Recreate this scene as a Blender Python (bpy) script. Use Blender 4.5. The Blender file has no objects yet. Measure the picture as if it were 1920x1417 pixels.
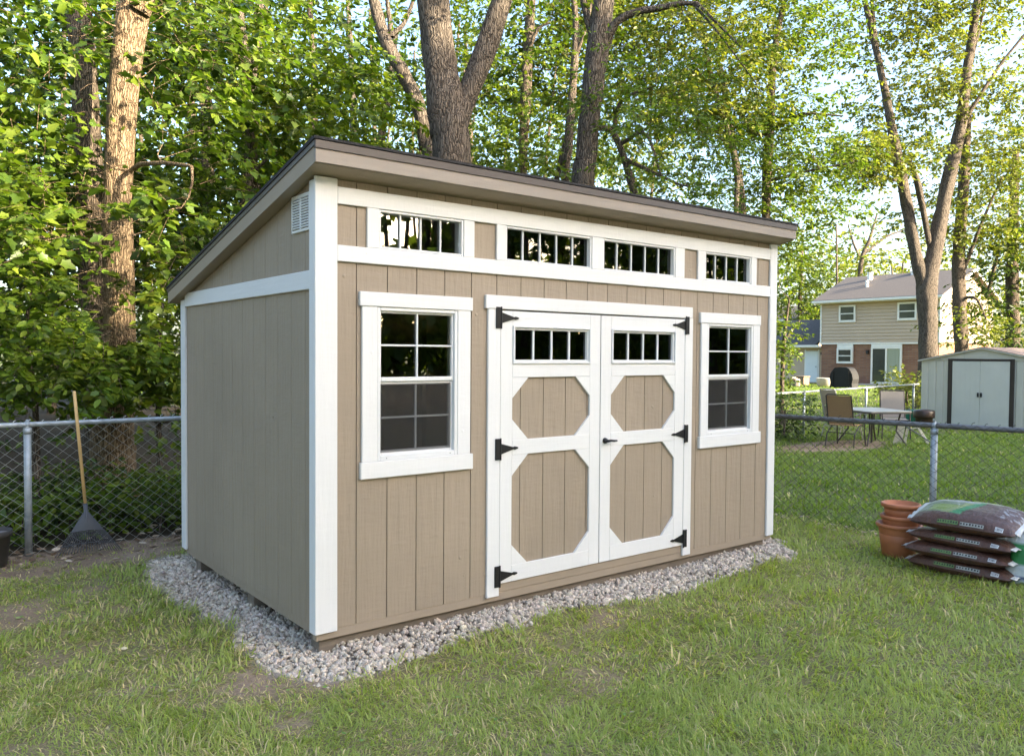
import bpy, math, random
import numpy as np
from mathutils import Vector, Matrix
random.seed(7); R = np.random.default_rng(11)
scn = bpy.context.scene
COL = scn.collection
rad = math.radians

# ------------------------------------------------------------------ camera
FOC = 1519.42; CAM = np.array([-1.94242, -4.25329, 1.67564])
YAW, PIT, ROL = 0.664765, -0.029073, 0.00665
_f = np.array([math.sin(YAW)*math.cos(PIT), math.cos(YAW)*math.cos(PIT), math.sin(PIT)])
_r = np.array([math.cos(YAW), -math.sin(YAW), 0.0]); _u = np.cross(_r, _f)
RT = _r*math.cos(ROL)+_u*math.sin(ROL); UP = -_r*math.sin(ROL)+_u*math.cos(ROL); FW = _f
cd = bpy.data.cameras.new('camera'); cam = bpy.data.objects.new('camera', cd); COL.objects.link(cam)
cd.sensor_width = 36; cd.lens = FOC/1920*36; cd.clip_start = .05; cd.clip_end = 3000
cam.matrix_world = Matrix([[RT[0], UP[0], -FW[0], CAM[0]], [RT[1], UP[1], -FW[1], CAM[1]], [RT[2], UP[2], -FW[2], CAM[2]], [0, 0, 0, 1]])
scn.camera = cam

# ------------------------------------------------------------------ light
SUN_EL = 19.0; SUN_DIR = np.array([.40, -.9165])          # horizontal direction towards the sun
w = bpy.data.worlds.new('World'); scn.world = w; w.use_nodes = True
nt = w.node_tree; bg = nt.nodes['Background']; sky = nt.nodes.new('ShaderNodeTexSky')
sky.sky_type = 'NISHITA'; sky.sun_disc = False; sky.sun_elevation = rad(SUN_EL)
sky.sun_rotation = math.atan2(SUN_DIR[0], SUN_DIR[1]); sky.air_density = 1.0; sky.dust_density = 3.2; sky.ozone_density = 1.5
nt.links.new(sky.outputs[0], bg.inputs[0]); bg.inputs[1].default_value = .15
sl = bpy.data.lights.new('sun', 'SUN'); sl.energy = 4.5; sl.angle = rad(.5); sl.color = (1, .87, .64)
so = bpy.data.objects.new('sun', sl); COL.objects.link(so)
ce = math.cos(rad(SUN_EL)); sd = Vector((SUN_DIR[0]*ce, SUN_DIR[1]*ce, math.sin(rad(SUN_EL)))).normalized()
so.rotation_euler = sd.to_track_quat('Z', 'Y').to_euler(); so.location = (5, -10, 12)
vs = scn.view_settings; vs.view_transform = 'Standard'; vs.look = 'None'; vs.gamma = 1; vs.use_curve_mapping = False
vs.exposure = 2.40
scn.cycles.max_bounces = 8; scn.cycles.transparent_max_bounces = 16; scn.cycles.use_denoising = True

G = -.04                                                    # level of the ground

def at(px, py, d):                                          # a point seen in the photograph, at depth d metres
    return CAM + d*(FW+RT*(px-960)/FOC+UP*(708.5-py)/FOC)
def on(px, py, ax, v):                                      # where that sight line meets a plane
    k = FW+RT*(px-960)/FOC+UP*(708.5-py)/FOC
    return CAM+k*((v-CAM[ax])/k[ax])

# ------------------------------------------------------------------ noise
def vnoise(x, y, s, seed=0):
    rs = np.random.default_rng(seed); T = rs.random((256, 256))
    x = np.asarray(x)/s+1000.5; y = np.asarray(y)/s+1000.5
    i = np.floor(x).astype(int); j = np.floor(y).astype(int); u = x-i; v = y-j
    u = u*u*(3-2*u); v = v*v*(3-2*v); i &= 255; j &= 255; i1 = (i+1) & 255; j1 = (j+1) & 255
    return (T[i, j]*(1-u)+T[i1, j]*u)*(1-v)+(T[i, j1]*(1-u)+T[i1, j1]*u)*v
def fbm(x, y, s, seed=0):
    return (vnoise(x, y, s, seed)*4+vnoise(x, y, s/2.1, seed+1)*2+vnoise(x, y, s/4.3, seed+2))/7

# ------------------------------------------------------------------ materials
def newmat(name):
    m = bpy.data.materials.new(name); m.use_nodes = True
    n = m.node_tree; b = n.nodes['Principled BSDF']; return m, n, b
def ramp(n, fac, stops):
    r = n.nodes.new('ShaderNodeValToRGB'); n.links.new(fac, r.inputs[0]); e = r.color_ramp.elements
    e[0].position, e[0].color = stops[0][0], (*stops[0][1], 1); e[1].position, e[1].color = stops[-1][0], (*stops[-1][1], 1)
    for p, c in stops[1:-1]:
        k = e.new(p); k.color = (*c, 1)
    return r.outputs[0]
def noise(n, scale, sc=(1, 1, 1), detail=4, coord='Object', rough=.55):
    t = n.nodes.new('ShaderNodeTexCoord'); mp = n.nodes.new('ShaderNodeMapping'); mp.inputs['Scale'].default_value = sc
    n.links.new(t.outputs[coord], mp.inputs[0]); x = n.nodes.new('ShaderNodeTexNoise')
    x.inputs['Scale'].default_value = scale; x.inputs['Detail'].default_value = detail; x.inputs['Roughness'].default_value = rough
    n.links.new(mp.outputs[0], x.inputs['Vector']); return x.outputs[0]
def bump(n, b, h, strength=.3, dist=.01):
    k = n.nodes.new('ShaderNodeBump'); k.inputs['Strength'].default_value = strength; k.inputs['Distance'].default_value = dist
    n.links.new(h, k.inputs['Height']); n.links.new(k.outputs[0], b.inputs['Normal'])
def mat(name, col, rough=.6, var=.12, scale=3, sc=(1, 1, 1), bs=0, bscale=30, bsc=None, bd=.005, metal=0, spec=.4):
    m, n, b = newmat(name); c = np.array(col)
    b.inputs['Roughness'].default_value = rough; b.inputs['Metallic'].default_value = metal; b.inputs['Specular IOR Level'].default_value = spec
    f = noise(n, scale, sc)
    n.links.new(ramp(n, f, [(.3, np.clip(c*(1-var), 0, 1)), (.7, np.clip(c*(1+var), 0, 1))]), b.inputs['Base Color'])
    if bs: bump(n, b, noise(n, bscale, bsc or sc, 5), bs, bd)
    return m
def wood_paint(name, col, grain, var=.04, bs=.35):
    # painted rough-sawn board: fine wavy grain along `grain` axis, a few knots
    m, n, b = newmat(name); c = np.array(col)
    sc = {'x': (1.2, 14, 14), 'y': (14, 1.2, 14), 'z': (14, 14, 1.2)}[grain]
    cross = {'x': (30, 6, 6), 'y': (6, 30, 6), 'z': (9, 9, 34)}[grain]
    b.inputs['Roughness'].default_value = .55; b.inputs['Specular IOR Level'].default_value = .35
    n1 = noise(n, 2.2, sc, 5); n2 = noise(n, 1.0, cross, 3); n3 = noise(n, 1.3, (1, 1, 1), 3)
    mx = n.nodes.new('ShaderNodeMath'); mx.operation = 'MULTIPLY_ADD'; n.links.new(n2, mx.inputs[0]); mx.inputs[1].default_value = .55; n.links.new(n1, mx.inputs[2])
    vo = n.nodes.new('ShaderNodeTexVoronoi'); vo.inputs['Scale'].default_value = 5.0
    t = n.nodes.new('ShaderNodeTexCoord'); n.links.new(t.outputs['Object'], vo.inputs['Vector'])
    kn = n.nodes.new('ShaderNodeMapRange'); n.links.new(vo.outputs['Distance'], kn.inputs[0]); kn.inputs[1].default_value = .02; kn.inputs[2].default_value = .06; kn.inputs[3].default_value = .6; kn.inputs[4].default_value = 0
    m2 = n.nodes.new('ShaderNodeMath'); m2.operation = 'ADD'; n.links.new(mx.outputs[0], m2.inputs[0]); n.links.new(kn.outputs[0], m2.inputs[1])
    n.links.new(ramp(n, n3, [(.3, c*(1-var)), (.7, np.clip(c*(1+var), 0, .85))]), b.inputs['Base Color'])
    bump(n, b, m2.outputs[0], min(bs, 1), .004*max(1, bs*1.3))
    return m
def leafmat(name, trans=.35):
    m, n, b = newmat(name); a = n.nodes.new('ShaderNodeAttribute'); a.attribute_name = 'Col'
    n.links.new(a.outputs['Color'], b.inputs['Base Color']); b.inputs['Roughness'].default_value = .42; b.inputs['Specular IOR Level'].default_value = .35
    tr = n.nodes.new('ShaderNodeBsdfTranslucent'); h = n.nodes.new('ShaderNodeMix'); h.data_type = 'RGBA'; h.blend_type = 'MULTIPLY'
    h.inputs[0].default_value = 1; n.links.new(a.outputs['Color'], h.inputs[6]); h.inputs[7].default_value = (1.75, 1.9, .75, 1)
    n.links.new(h.outputs[2], tr.inputs[0]); mx = n.nodes.new('ShaderNodeMixShader'); mx.inputs[0].default_value = trans
    n.links.new(b.outputs[0], mx.inputs[1]); n.links.new(tr.outputs[0], mx.inputs[2])
    n.links.new(mx.outputs[0], n.nodes['Material Output'].inputs[0]); return m
def colmat(name, rough=.9, spec=.2, bs=0, bscale=60):
    m, n, b = newmat(name); a = n.nodes.new('ShaderNodeAttribute'); a.attribute_name = 'Col'
    b.inputs['Roughness'].default_value = rough; b.inputs['Specular IOR Level'].default_value = spec
    mu = n.nodes.new('ShaderNodeMix'); mu.data_type = 'RGBA'; mu.blend_type = 'MULTIPLY'; mu.inputs[0].default_value = 1
    n.links.new(a.outputs['Color'], mu.inputs[6]); n.links.new(ramp(n, noise(n, bscale, detail=6, rough=.7), [(.3, (.62, .6, .58)), (.7, (1.35, 1.35, 1.35))]), mu.inputs[7])
    n.links.new(mu.outputs[2], b.inputs['Base Color'])
    if bs: bump(n, b, noise(n, bscale*1.3, detail=6, rough=.7), bs, .02)
    return m
def barkmat(name, c0, c1, s=1.0):
    m, n, b = newmat(name); b.inputs['Roughness'].default_value = .9; b.inputs['Specular IOR Level'].default_value = .15
    t = n.nodes.new('ShaderNodeTexCoord'); mp = n.nodes.new('ShaderNodeMapping'); mp.inputs['Scale'].default_value = (1, 1, .09)
    nz = n.nodes.new('ShaderNodeTexNoise'); nz.inputs['Scale'].default_value = 6; nz.inputs['Detail'].default_value = 3
    n.links.new(t.outputs['Object'], nz.inputs['Vector'])
    ad = n.nodes.new('ShaderNodeVectorMath'); ad.operation = 'MULTIPLY_ADD'; n.links.new(nz.outputs['Color'], ad.inputs[0]); ad.inputs[1].default_value = (.09, .09, .3); n.links.new(t.outputs['Object'], ad.inputs[2])
    n.links.new(ad.outputs[0], mp.inputs[0])
    vo = n.nodes.new('ShaderNodeTexVoronoi'); vo.feature = 'DISTANCE_TO_EDGE'; vo.inputs['Scale'].default_value = 42*s; n.links.new(mp.outputs[0], vo.inputs['Vector'])
    n2 = noise(n, 9, (1, 1, .25), 5)
    mr = n.nodes.new('ShaderNodeMapRange'); n.links.new(vo.outputs['Distance'], mr.inputs[0]); mr.inputs[2].default_value = .22
    mu = n.nodes.new('ShaderNodeMath'); mu.operation = 'MULTIPLY_ADD'; n.links.new(n2, mu.inputs[0]); mu.inputs[1].default_value = .7; n.links.new(mr.outputs[0], mu.inputs[2])
    n.links.new(ramp(n, mu.outputs[0], [(.25, np.array(c0)), (.75, (np.array(c0)+np.array(c1))/2), (1.25 if False else 1.0, np.array(c1))]), b.inputs['Base Color'])
    bump(n, b, mu.outputs[0], .9, .02); return m
def glassmat(name, tint=(.8, .82, .82), refl=1.0):
    m, n, b = newmat(name); n.nodes.remove(b)
    t = n.nodes.new('ShaderNodeBsdfTransparent'); t.inputs[0].default_value = (*tint, 1)
    g = n.nodes.new('ShaderNodeBsdfGlossy'); g.inputs['Roughness'].default_value = .01; g.inputs[0].default_value = (refl, refl, refl, 1)
    f = n.nodes.new('ShaderNodeFresnel'); f.inputs[0].default_value = 1.7
    mx = n.nodes.new('ShaderNodeMixShader'); n.links.new(f.outputs[0], mx.inputs[0]); n.links.new(t.outputs[0], mx.inputs[1]); n.links.new(g.outputs[0], mx.inputs[2])
    n.links.new(mx.outputs[0], n.nodes['Material Output'].inputs[0]); return m
def screenmat(name, a=.5, col=(.1, .1, .1)):
    m, n, b = newmat(name); t = n.nodes.new('ShaderNodeBsdfTransparent'); b.inputs['Base Color'].default_value = (*col, 1); b.inputs['Roughness'].default_value = .8
    mx = n.nodes.new('ShaderNodeMixShader'); mx.inputs[0].default_value = a
    n.links.new(t.outputs[0], mx.inputs[1]); n.links.new(b.outputs[0], mx.inputs[2]); n.links.new(mx.outputs[0], n.nodes['Material Output'].inputs[0]); return m

WHITE = (.74, .735, .725); TAUPE = (.335, .270, .202)
white_h = wood_paint('white_paint_horizontal', WHITE, 'x', .03, .6); white_v = wood_paint('white_paint_vertical', WHITE, 'z', .03, .6); white_y = wood_paint('white_paint_side', WHITE, 'y', .03, .6)
taupe_v = wood_paint('taupe_siding', TAUPE, 'z', .07, 1.2)
taupe_x = wood_paint('taupe_board', TAUPE, 'x', .05, .4); taupe_y = wood_paint('taupe_rake', TAUPE, 'y', .05, .4)
fascia_m = wood_paint('fascia_paint', (.30, .255, .215), 'x', .06, .5)
drip_m = mat('drip_edge_metal', (.085, .07, .066), .4, .05)
shingle_m = mat('asphalt_shingle', (.035, .033, .034), .95, .4, 40, bs=.6, bscale=150)
vinyl_m = mat('white_vinyl', (.74, .74, .735), .35, .02, spec=.5)
black_m = mat('black_iron', (.012, .012, .014), .45, .2)
glass_m = glassmat('window_glass'); screen_m = screenmat('insect_screen', .36, (.03, .028, .026))
osb_m = mat('bare_interior_wood', (.30, .20, .12), .8, .3, 6)
galv_m = mat('galvanised_steel', (.36, .40, .43), .5, .15, 20, metal=.35)
galvd_m = mat('weathered_rail_steel', (.17, .17, .175), .6, .2, 12, metal=.3)
wire_m = mat('fence_wire', (.46, .47, .45), .55, .2, metal=.3)
wired_m = mat('fence_wire_weathered', (.075, .075, .06), .6, .2, metal=.2)
bark_a = barkmat('maple_bark', (.085, .055, .034), (.30, .215, .135)); bark_b = barkmat('grey_bark', (.036, .028, .022), (.175, .142, .113)); bark_c = barkmat('dark_bark', (.04, .032, .026), (.18, .14, .105))
leaf_m = leafmat('leaf'); blade_m = leafmat('grass_blade', .42); ground_m = colmat('soil_and_thatch', bs=.8)

# ------------------------------------------------------------------ mesh building
ORG = {}
def finish(o, me, m, parent):
    if m is not None and not me.materials:
        for k in (m if isinstance(m, (list, tuple)) else [m]): me.materials.append(k)
    COL.objects.link(o)
    if parent is not None:
        o.parent = parent
    return o
def root_of(p):
    while p.parent is not None: p = p.parent
    return p
def tag(o, label=None, cat=None, group=None, kind=None):
    if label: o['label'] = label
    if cat: o['category'] = cat
    if group: o['group'] = group
    if kind: o['kind'] = kind
    return o
def thing(name, label, cat, loc, group=None, kind=None):
    o = bpy.data.objects.new(name, None); COL.objects.link(o); o.location = loc; o.empty_display_size = .2
    ORG[o.name] = np.array(loc, float)
    return tag(o, label, cat, group, kind)
class MB:
    def __init__(s): s.v = []; s.f = []; s.mi = []
    def add(s, vs_, fs, mi=0):
        k = len(s.v); s.v.extend([tuple(map(float, q)) for q in vs_]); s.f.extend([tuple(i+k for i in q) for q in fs]); s.mi.extend([mi]*len(fs)); return s
    def box(s, x0, x1, y0, y1, z0, z1, mi=0):
        v = [(x, y, z) for z in (z0, z1) for y in (y0, y1) for x in (x0, x1)]
        return s.add(v, [(0, 2, 3, 1), (4, 5, 7, 6), (0, 1, 5, 4), (2, 6, 7, 3), (0, 4, 6, 2), (1, 3, 7, 5)], mi)
    def cbox(s, x0, x1, y0, y1, z0, z1, c=.003, mi=0):       # box with chamfered edges
        X, Y, Z = (x0, x1), (y0, y1), (z0, z1); v = []; idx = {}
        for i in (0, 1):
            for j in (0, 1):
                for k in (0, 1):
                    sx, sy, sz = (c if i == 0 else -c), (c if j == 0 else -c), (c if k == 0 else -c)
                    idx[i, j, k] = len(v); v += [(X[i], Y[j]+sy, Z[k]+sz), (X[i]+sx, Y[j], Z[k]+sz), (X[i]+sx, Y[j]+sy, Z[k])]
        f = []
        for i in (0, 1):
            a = [idx[i, 0, 0], idx[i, 1, 0], idx[i, 1, 1], idx[i, 0, 1]]; f.append(tuple(a if i else a[::-1]))
            a = [idx[0, i, 0]+1, idx[0, i, 1]+1, idx[1, i, 1]+1, idx[1, i, 0]+1]; f.append(tuple(a if i else a[::-1]))
            a = [idx[0, 0, i]+2, idx[1, 0, i]+2, idx[1, 1, i]+2, idx[0, 1, i]+2]; f.append(tuple(a if i else a[::-1]))
        for i in (0, 1):
            for j in (0, 1):
                f.append((idx[i, j, 0], idx[i, j, 1], idx[i, j, 1]+1, idx[i, j, 0]+1))
                f.append((idx[i, 0, j], idx[i, 0, j]+2, idx[i, 1, j]+2, idx[i, 1, j]))
                f.append((idx[0, i, j]+1, idx[1, i, j]+1, idx[1, i, j]+2, idx[0, i, j]+2))
        for q in idx.values(): f.append((q, q+1, q+2))
        return s.add(v, f, mi)
    def prism(s, poly, axis, a0, a1, mi=0):                   # polygon in the two other axes, extruded along axis
        n = len(poly); k = [i for i in range(3) if i != axis]; v = []
        for a in (a0, a1):
            for p in poly:
                q = [0, 0, 0]; q[axis] = a; q[k[0]], q[k[1]] = p; v.append(q)
        f = [tuple(range(n))[::-1], tuple(range(n, 2*n))]+[(i, (i+1) % n, n+(i+1) % n, n+i) for i in range(n)]
        return s.add(v, f, mi)
    def tube(s, pts, rr, n=8, cap=True, mi=0):
        P = np.array(pts, float); rr = np.broadcast_to(np.array(rr, float), (len(P),)); t = np.gradient(P, axis=0)
        t /= np.linalg.norm(t, axis=1)[:, None]+1e-12; ref = np.array([.0, 0, 1.]) if abs(t[0][2]) < .9 else np.array([1., 0, 0]); v = []
        a = np.cross(t[0], ref); a /= np.linalg.norm(a)
        for i in range(len(P)):
            a = a-t[i]*(a@t[i]); a /= np.linalg.norm(a); b = np.cross(t[i], a)
            for k in range(n):
                q = 2*math.pi*k/n; v.append(P[i]+rr[i]*(a*math.cos(q)+b*math.sin(q)))
        f = [(i*n+k, i*n+(k+1) % n, (i+1)*n+(k+1) % n, (i+1)*n+k) for i in range(len(P)-1) for k in range(n)]
        if cap: f += [tuple(range(n))[::-1], tuple((len(P)-1)*n+k for k in range(n))]
        return s.add(v, f, mi)
    def lathe(s, prof, c, n=28, mi=0):                        # prof: (radius, z) up the outside and down the inside
        v = [(c[0]+r*math.cos(2*math.pi*k/n), c[1]+r*math.sin(2*math.pi*k/n), c[2]+z) for r, z in prof for k in range(n)]
        f = [(i*n+k, i*n+(k+1) % n, (i+1)*n+(k+1) % n, (i+1)*n+k) for i in range(len(prof)-1) for k in range(n)]
        f += [tuple(range(n))[::-1], tuple((len(prof)-1)*n+k for k in range(n))]
        return s.add(v, f, mi)
    def build(s, name, m, parent=None, smooth=False, xf=None):
        me = bpy.data.meshes.new(name); o0 = ORG.get(root_of(parent).name, np.zeros(3)) if parent is not None else 0
        V = np.array(s.v, float)
        if xf is not None: V = xf(V)
        me.from_pydata([tuple(q) for q in V-o0], [], s.f)
        o = bpy.data.objects.new(name, me); finish(o, me, m, parent)
        if any(s.mi): me.polygons.foreach_set('material_index', s.mi)
        if smooth: me.polygons.foreach_set('use_smooth', [True]*len(s.f))
        return o
def one(name, m, parent, *a, **k): return MB().cbox(*a, **k).build(name, m, parent)
def lone(mb, name, m, label, cat, group=None, smooth=False, kind=None):   # a thing that is one mesh
    V = np.array(mb.v); c = (V.min(0)+V.max(0))/2; c[2] = V[:, 2].min()
    me = bpy.data.meshes.new(name); me.from_pydata([tuple(q) for q in V-c], [], mb.f); o = bpy.data.objects.new(name, me); finish(o, me, m, None)
    if any(mb.mi): me.polygons.foreach_set('material_index', mb.mi)
    if smooth: me.polygons.foreach_set('use_smooth', [True]*len(mb.f))
    o.location = c; return tag(o, label, cat, group, kind)
def np_mesh(name, V, faces, m, parent=None, col=None, smooth=False, kind=None):
    """V (N,3), faces: list of (F,k) int arrays"""
    me = bpy.data.meshes.new(name); o0 = ORG.get(root_of(parent).name, np.zeros(3)) if parent is not None else np.zeros(3)
    V = (np.asarray(V)-o0).astype(np.float32); me.vertices.add(len(V)); me.vertices.foreach_set('co', V.ravel())
    L = np.concatenate([f.ravel() for f in faces]).astype(np.int32); tot = np.concatenate([np.full(len(f), f.shape[1]) for f in faces]).astype(np.int32)
    st = np.concatenate([[0], np.cumsum(tot)[:-1]]).astype(np.int32)
    me.loops.add(len(L)); me.loops.foreach_set('vertex_index', L); me.polygons.add(len(tot)); me.polygons.foreach_set('loop_start', st); me.polygons.foreach_set('loop_total', tot)
    if smooth: me.polygons.foreach_set('use_smooth', np.ones(len(tot), bool))
    me.update(calc_edges=True)
    if col is not None:
        a = me.attributes.new('Col', 'FLOAT_COLOR', 'POINT'); c = np.ones((len(V), 4), np.float32); c[:, :3] = col; a.data.foreach_set('color', c.ravel())
    o = bpy.data.objects.new(name, me); finish(o, me, m, parent)
    if kind: o['kind'] = kind
    return o
def copy_tree(o, parent=None):
    c = o.copy(); COL.objects.link(c)
    if parent is not None: c.parent = parent
    for ch in list(o.children): copy_tree(ch, c)
    return c

# ================================================================== GROUND
PAD = np.array([(-.20, 2.86), (-.36, 2.42), (-.33, 1.6), (-.25, .95), (-.30, .26), (-.30, -.18), (-.20, -.41), (.11, -.41), (.33, -.34), (.81, -.25), (1.16, -.33), (1.63, -.29), (2.14, -.38), (2.75, -.44), (3.64, -.36), (4.32, -.33), (4.62, .05), (4.62, 2.8)])
def in_poly(x, y, P):
    c = np.zeros(np.shape(x), bool); j = len(P)-1
    for i in range(len(P)):
        xi, yi = P[i]; xj, yj = P[j]
        c ^= ((yi > y) != (yj > y)) & (x < (xj-xi)*(y-yi)/(yj-yi+1e-12)+xi); j = i
    return c
def pad_d(x, y):                                            # signed distance to the gravel's ragged edge (negative inside)
    d = np.full(np.shape(x), 1e9)
    for i in range(len(PAD)):
        a = PAD[i-1]; b = PAD[i]; e = b-a; t = np.clip(((x-a[0])*e[0]+(y-a[1])*e[1])/(e@e), 0, 1)
        d = np.minimum(d, np.hypot(x-a[0]-t*e[0], y-a[1]-t*e[1]))
    d = np.where(in_poly(x, y, PAD), -d, d)
    return d+(fbm(x, y, .22, 5)-.5)*.22
def bare(x, y):                                             # 0 grass .. 1 bare soil
    near = np.exp(-np.clip(pad_d(x, y), 0, 9)/.8)
    left = 1/(1+np.exp((x-.2)*2.2))*np.exp(-((y-.6)/2.6)**2)
    back = np.maximum(1/(1+np.exp(-(y-2.55)*6))*(x < 3), .34/(1+np.exp(-(y-1.9)*4))/(1+np.exp((x+.1)*6)))
    fence = np.exp(-((x-5.5)/.22)**2)
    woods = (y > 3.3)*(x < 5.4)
    n = fbm(x, y, .75, 21)*.65+fbm(x, y, .28, 31)*.35
    v = n+.19*near+.09*left+.35*back+.10*fence+.22*woods-.10*(x > 3.2)-.06*(y < -2)
    v = np.where((x > 9.6) & (x < 15.2) & (y > 2.9) & (y < 5.3), .98*np.exp(-(((x-12.5)/2.3)**2+((y-4.1)/.95)**2)**2)+n*.12, v)
    return np.clip((v-.70)/.22, 0, 1)
def gz(x, y):
    return G+(fbm(x, y, .7, 3)-.5)*.05*np.exp(-(np.hypot(x-1, y+1)/9)**2)
def lin(a, b, st): return list(np.arange(a, b, st))
gx = [-900, -300, -120, -60, -30, -18, -12, -9]+lin(-7, 8.5, .08)+lin(8.5, 22, .3)+[24, 28, 34, 40, 50, 70, 110, 200, 400, 900]
gy = [-900, -300, -120, -60, -30, -18, -12, -8, -6]+lin(-4.6, 6, .08)+lin(6, 26, .4)+[30, 36, 45, 60, 90, 160, 400, 900]
X, Y = np.meshgrid(np.array(gx), np.array(gy)); nx, ny = len(gx), len(gy); fx, fy = X.ravel(), Y.ravel()
bz = bare(fx, fy); pd = pad_d(fx, fy)
Z = gz(fx, fy)-np.clip(-pd*.2, 0, .02)
soil = np.array([.23, .155, .105]); soil2 = np.array([.40, .30, .215]); thatch = np.array([.27, .22, .12]); lush = np.array([.16, .18, .055])
k1 = fbm(fx, fy, 1.1, 41)[:, None]; k2 = fbm(fx, fy, .35, 43)[:, None]
sc_ = soil*(1-k2)+soil2*k2; gc = thatch*(1-k1*.6)+lush*k1*.6
gc = np.where((fx > 5.7)[:, None], lush*.8+.02*k2, gc)
bb = bz[:, None]; gcol = sc_*bb+gc*(1-bb); gcol = np.where((pd < 0)[:, None], np.array([.33, .29, .25]), gcol)
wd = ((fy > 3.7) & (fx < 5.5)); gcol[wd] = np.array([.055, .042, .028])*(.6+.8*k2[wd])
ii, jj = np.meshgrid(np.arange(nx-1), np.arange(ny-1)); q = (jj*nx+ii).ravel()
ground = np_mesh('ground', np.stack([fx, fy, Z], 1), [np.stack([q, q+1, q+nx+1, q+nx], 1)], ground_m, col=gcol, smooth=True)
tag(ground, 'worn lawn and bare soil of the back yard', kind='structure')

# ================================================================== THE SHED
W0, W1, D1 = 0.0, 4.345, 2.50
SLOPE = .225; ZT = 2.82; YE = -.17; YB = 2.63; XR0, XR1 = -.085, 4.41
def rtop(y): return ZT-SLOPE*(y-YE)
def rbot(y): return rtop(y)-.122
shed = thing('garden_shed', 'taupe wooden garden shed with white trim and slanted roof on gravel pad', 'shed', (2.17, 1.25, G))
PITCH = .2032; GRV = [.2437+PITCH*k for k in range(-1, 21)]
WINS = [(.372, .942, 1.04, 1.95), (3.408, 4.026, 1.017, 1.94)]          # openings of the two sash windows
TRAN = [(.383, .985, 2.29, 2.52, 4), (1.321, 2.100, 2.29, 2.52, 5), (2.213, 3.002, 2.29, 2.52, 5), (3.370, 3.985, 2.29, 2.52, 4)]
DOOR = (1.28, 3.128, .155, 1.972)
HOLES = [q[:4] for q in WINS]+[q[:4] for q in TRAN]+[DOOR]
def rects(x0, x1, z0, z1, holes):                          # what is left of a rectangle when holes are cut
    xs = sorted({x0, x1, *[min(max(v, x0), x1) for h in holes for v in h[:2]]}); out = []
    for a, b in zip(xs, xs[1:]):
        if b-a < 1e-6: continue
        cut = sorted((h[2], h[3]) for h in holes if h[0] < (a+b)/2 < h[1]); z = z0
        for c0, c1 in cut:
            if c0 > z: out.append((a, b, z, min(c0, z1)))
            z = max(z, c1)
        if z < z1: out.append((a, b, z, z1))
    return out
def pieces(rs):                                              # group touching rectangles
    g = [[q] for q in rs]; ch = True
    while ch:
        ch = False
        for i in range(len(g)):
            for j in range(i+1, len(g)):
                if any((abs(a[1]-b[0]) < 1e-6 or abs(b[1]-a[0]) < 1e-6) and a[2] < b[3]-1e-4 and b[2] < a[3]-1e-4 for a in g[i] for b in g[j]):
                    g[i] += g.pop(j); ch = True; break
            if ch: break
    return g
# front wall: inner sheathing, then every grooved siding board
mb = MB()
for a, b, c, d in rects(W0+.06, W1-.06, .06, rbot(.05)-.03, HOLES): mb.box(a, b, .009, .09, c, d)
fwall = mb.build('front_wall', [taupe_v], shed)
edges = [W0+.01]+[g for g in GRV if W0+.05 < g < W1-.03]+[W1-.01]
for a, b in zip(edges, edges[1:]):
    for pc_ in pieces(rects(a+.0032, b-.0032, .098, rbot(0)-.001, HOLES)):
        mb = MB()
        for q in pc_: mb.box(q[0], q[1], 0, .0085, q[2], q[3])
        mb.build('siding_board', taupe_v, fwall)
# side wall (the one in shade), with the same boards
mb = MB().prism([(.06, .06), (D1-.02, .06), (D1-.02, rbot(D1-.02)-.03), (.06, rbot(.06)-.03)], 0, .009, .09)
swall = mb.build('side_wall', taupe_v, shed)
ed = [.02]+[.155+PITCH*k for k in range(0, 12)]+[D1-.005]
for a, b in zip(ed, ed[1:]):
    a, b = a+.0019, b-.0019
    MB().prism([(a, .115), (b, .115), (b, rbot(b)-.001), (a, rbot(a)-.001)], 0, 0, .0085).build('siding_board', taupe_v, swall)
mb = MB().box(.06, W1-.06, D1-.02, D1+.0, .06, rbot(D1)-.01); mb.build('back_wall', [taupe_v], shed)
MB().prism([(.02, .06), (D1, .06), (D1, rbot(D1)-.004), (.02, rbot(.02)-.004)], 0, W1-.09, W1-.001).build('end_wall', [taupe_v], shed)
MB().box(.1, W1-.1, .1, D1-.05, .05, .10).build('floor', osb_m, shed)
MB().box(.092, .1, .1, D1-.05, .10, 2.1).build('inner_lining', osb_m, swall)
for y in (.1,):
    mb = MB()
    for k in range(9): mb.box(.3+k*.48, .34+k*.48, D1-.11, D1-.021, .1, 2.0)
    mb.build('stud', osb_m, shed)
MB().box(.1, W1-.1, D1-.03, D1-.0205, .1, 2.05).build('inner_lining', osb_m, shed)
# rim, skids
one('rim_board', taupe_x, shed, -.004, W1+.004, .002, .05, .042, .0965)
one('rim_board', taupe_y, shed, .035, .07, .06, D1, .062, .1145)
for y in (.04, 1.06, 2.20): one('skid', mat('skid_timber', (.19, .155, .12), .8, .2, 4, (1, 10, 10), .4, 8) if y < .1 else bpy.data.materials['skid_timber'], shed, .03, W1-.05, y, y+.11, G-.03, .0615, c=.004)
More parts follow.
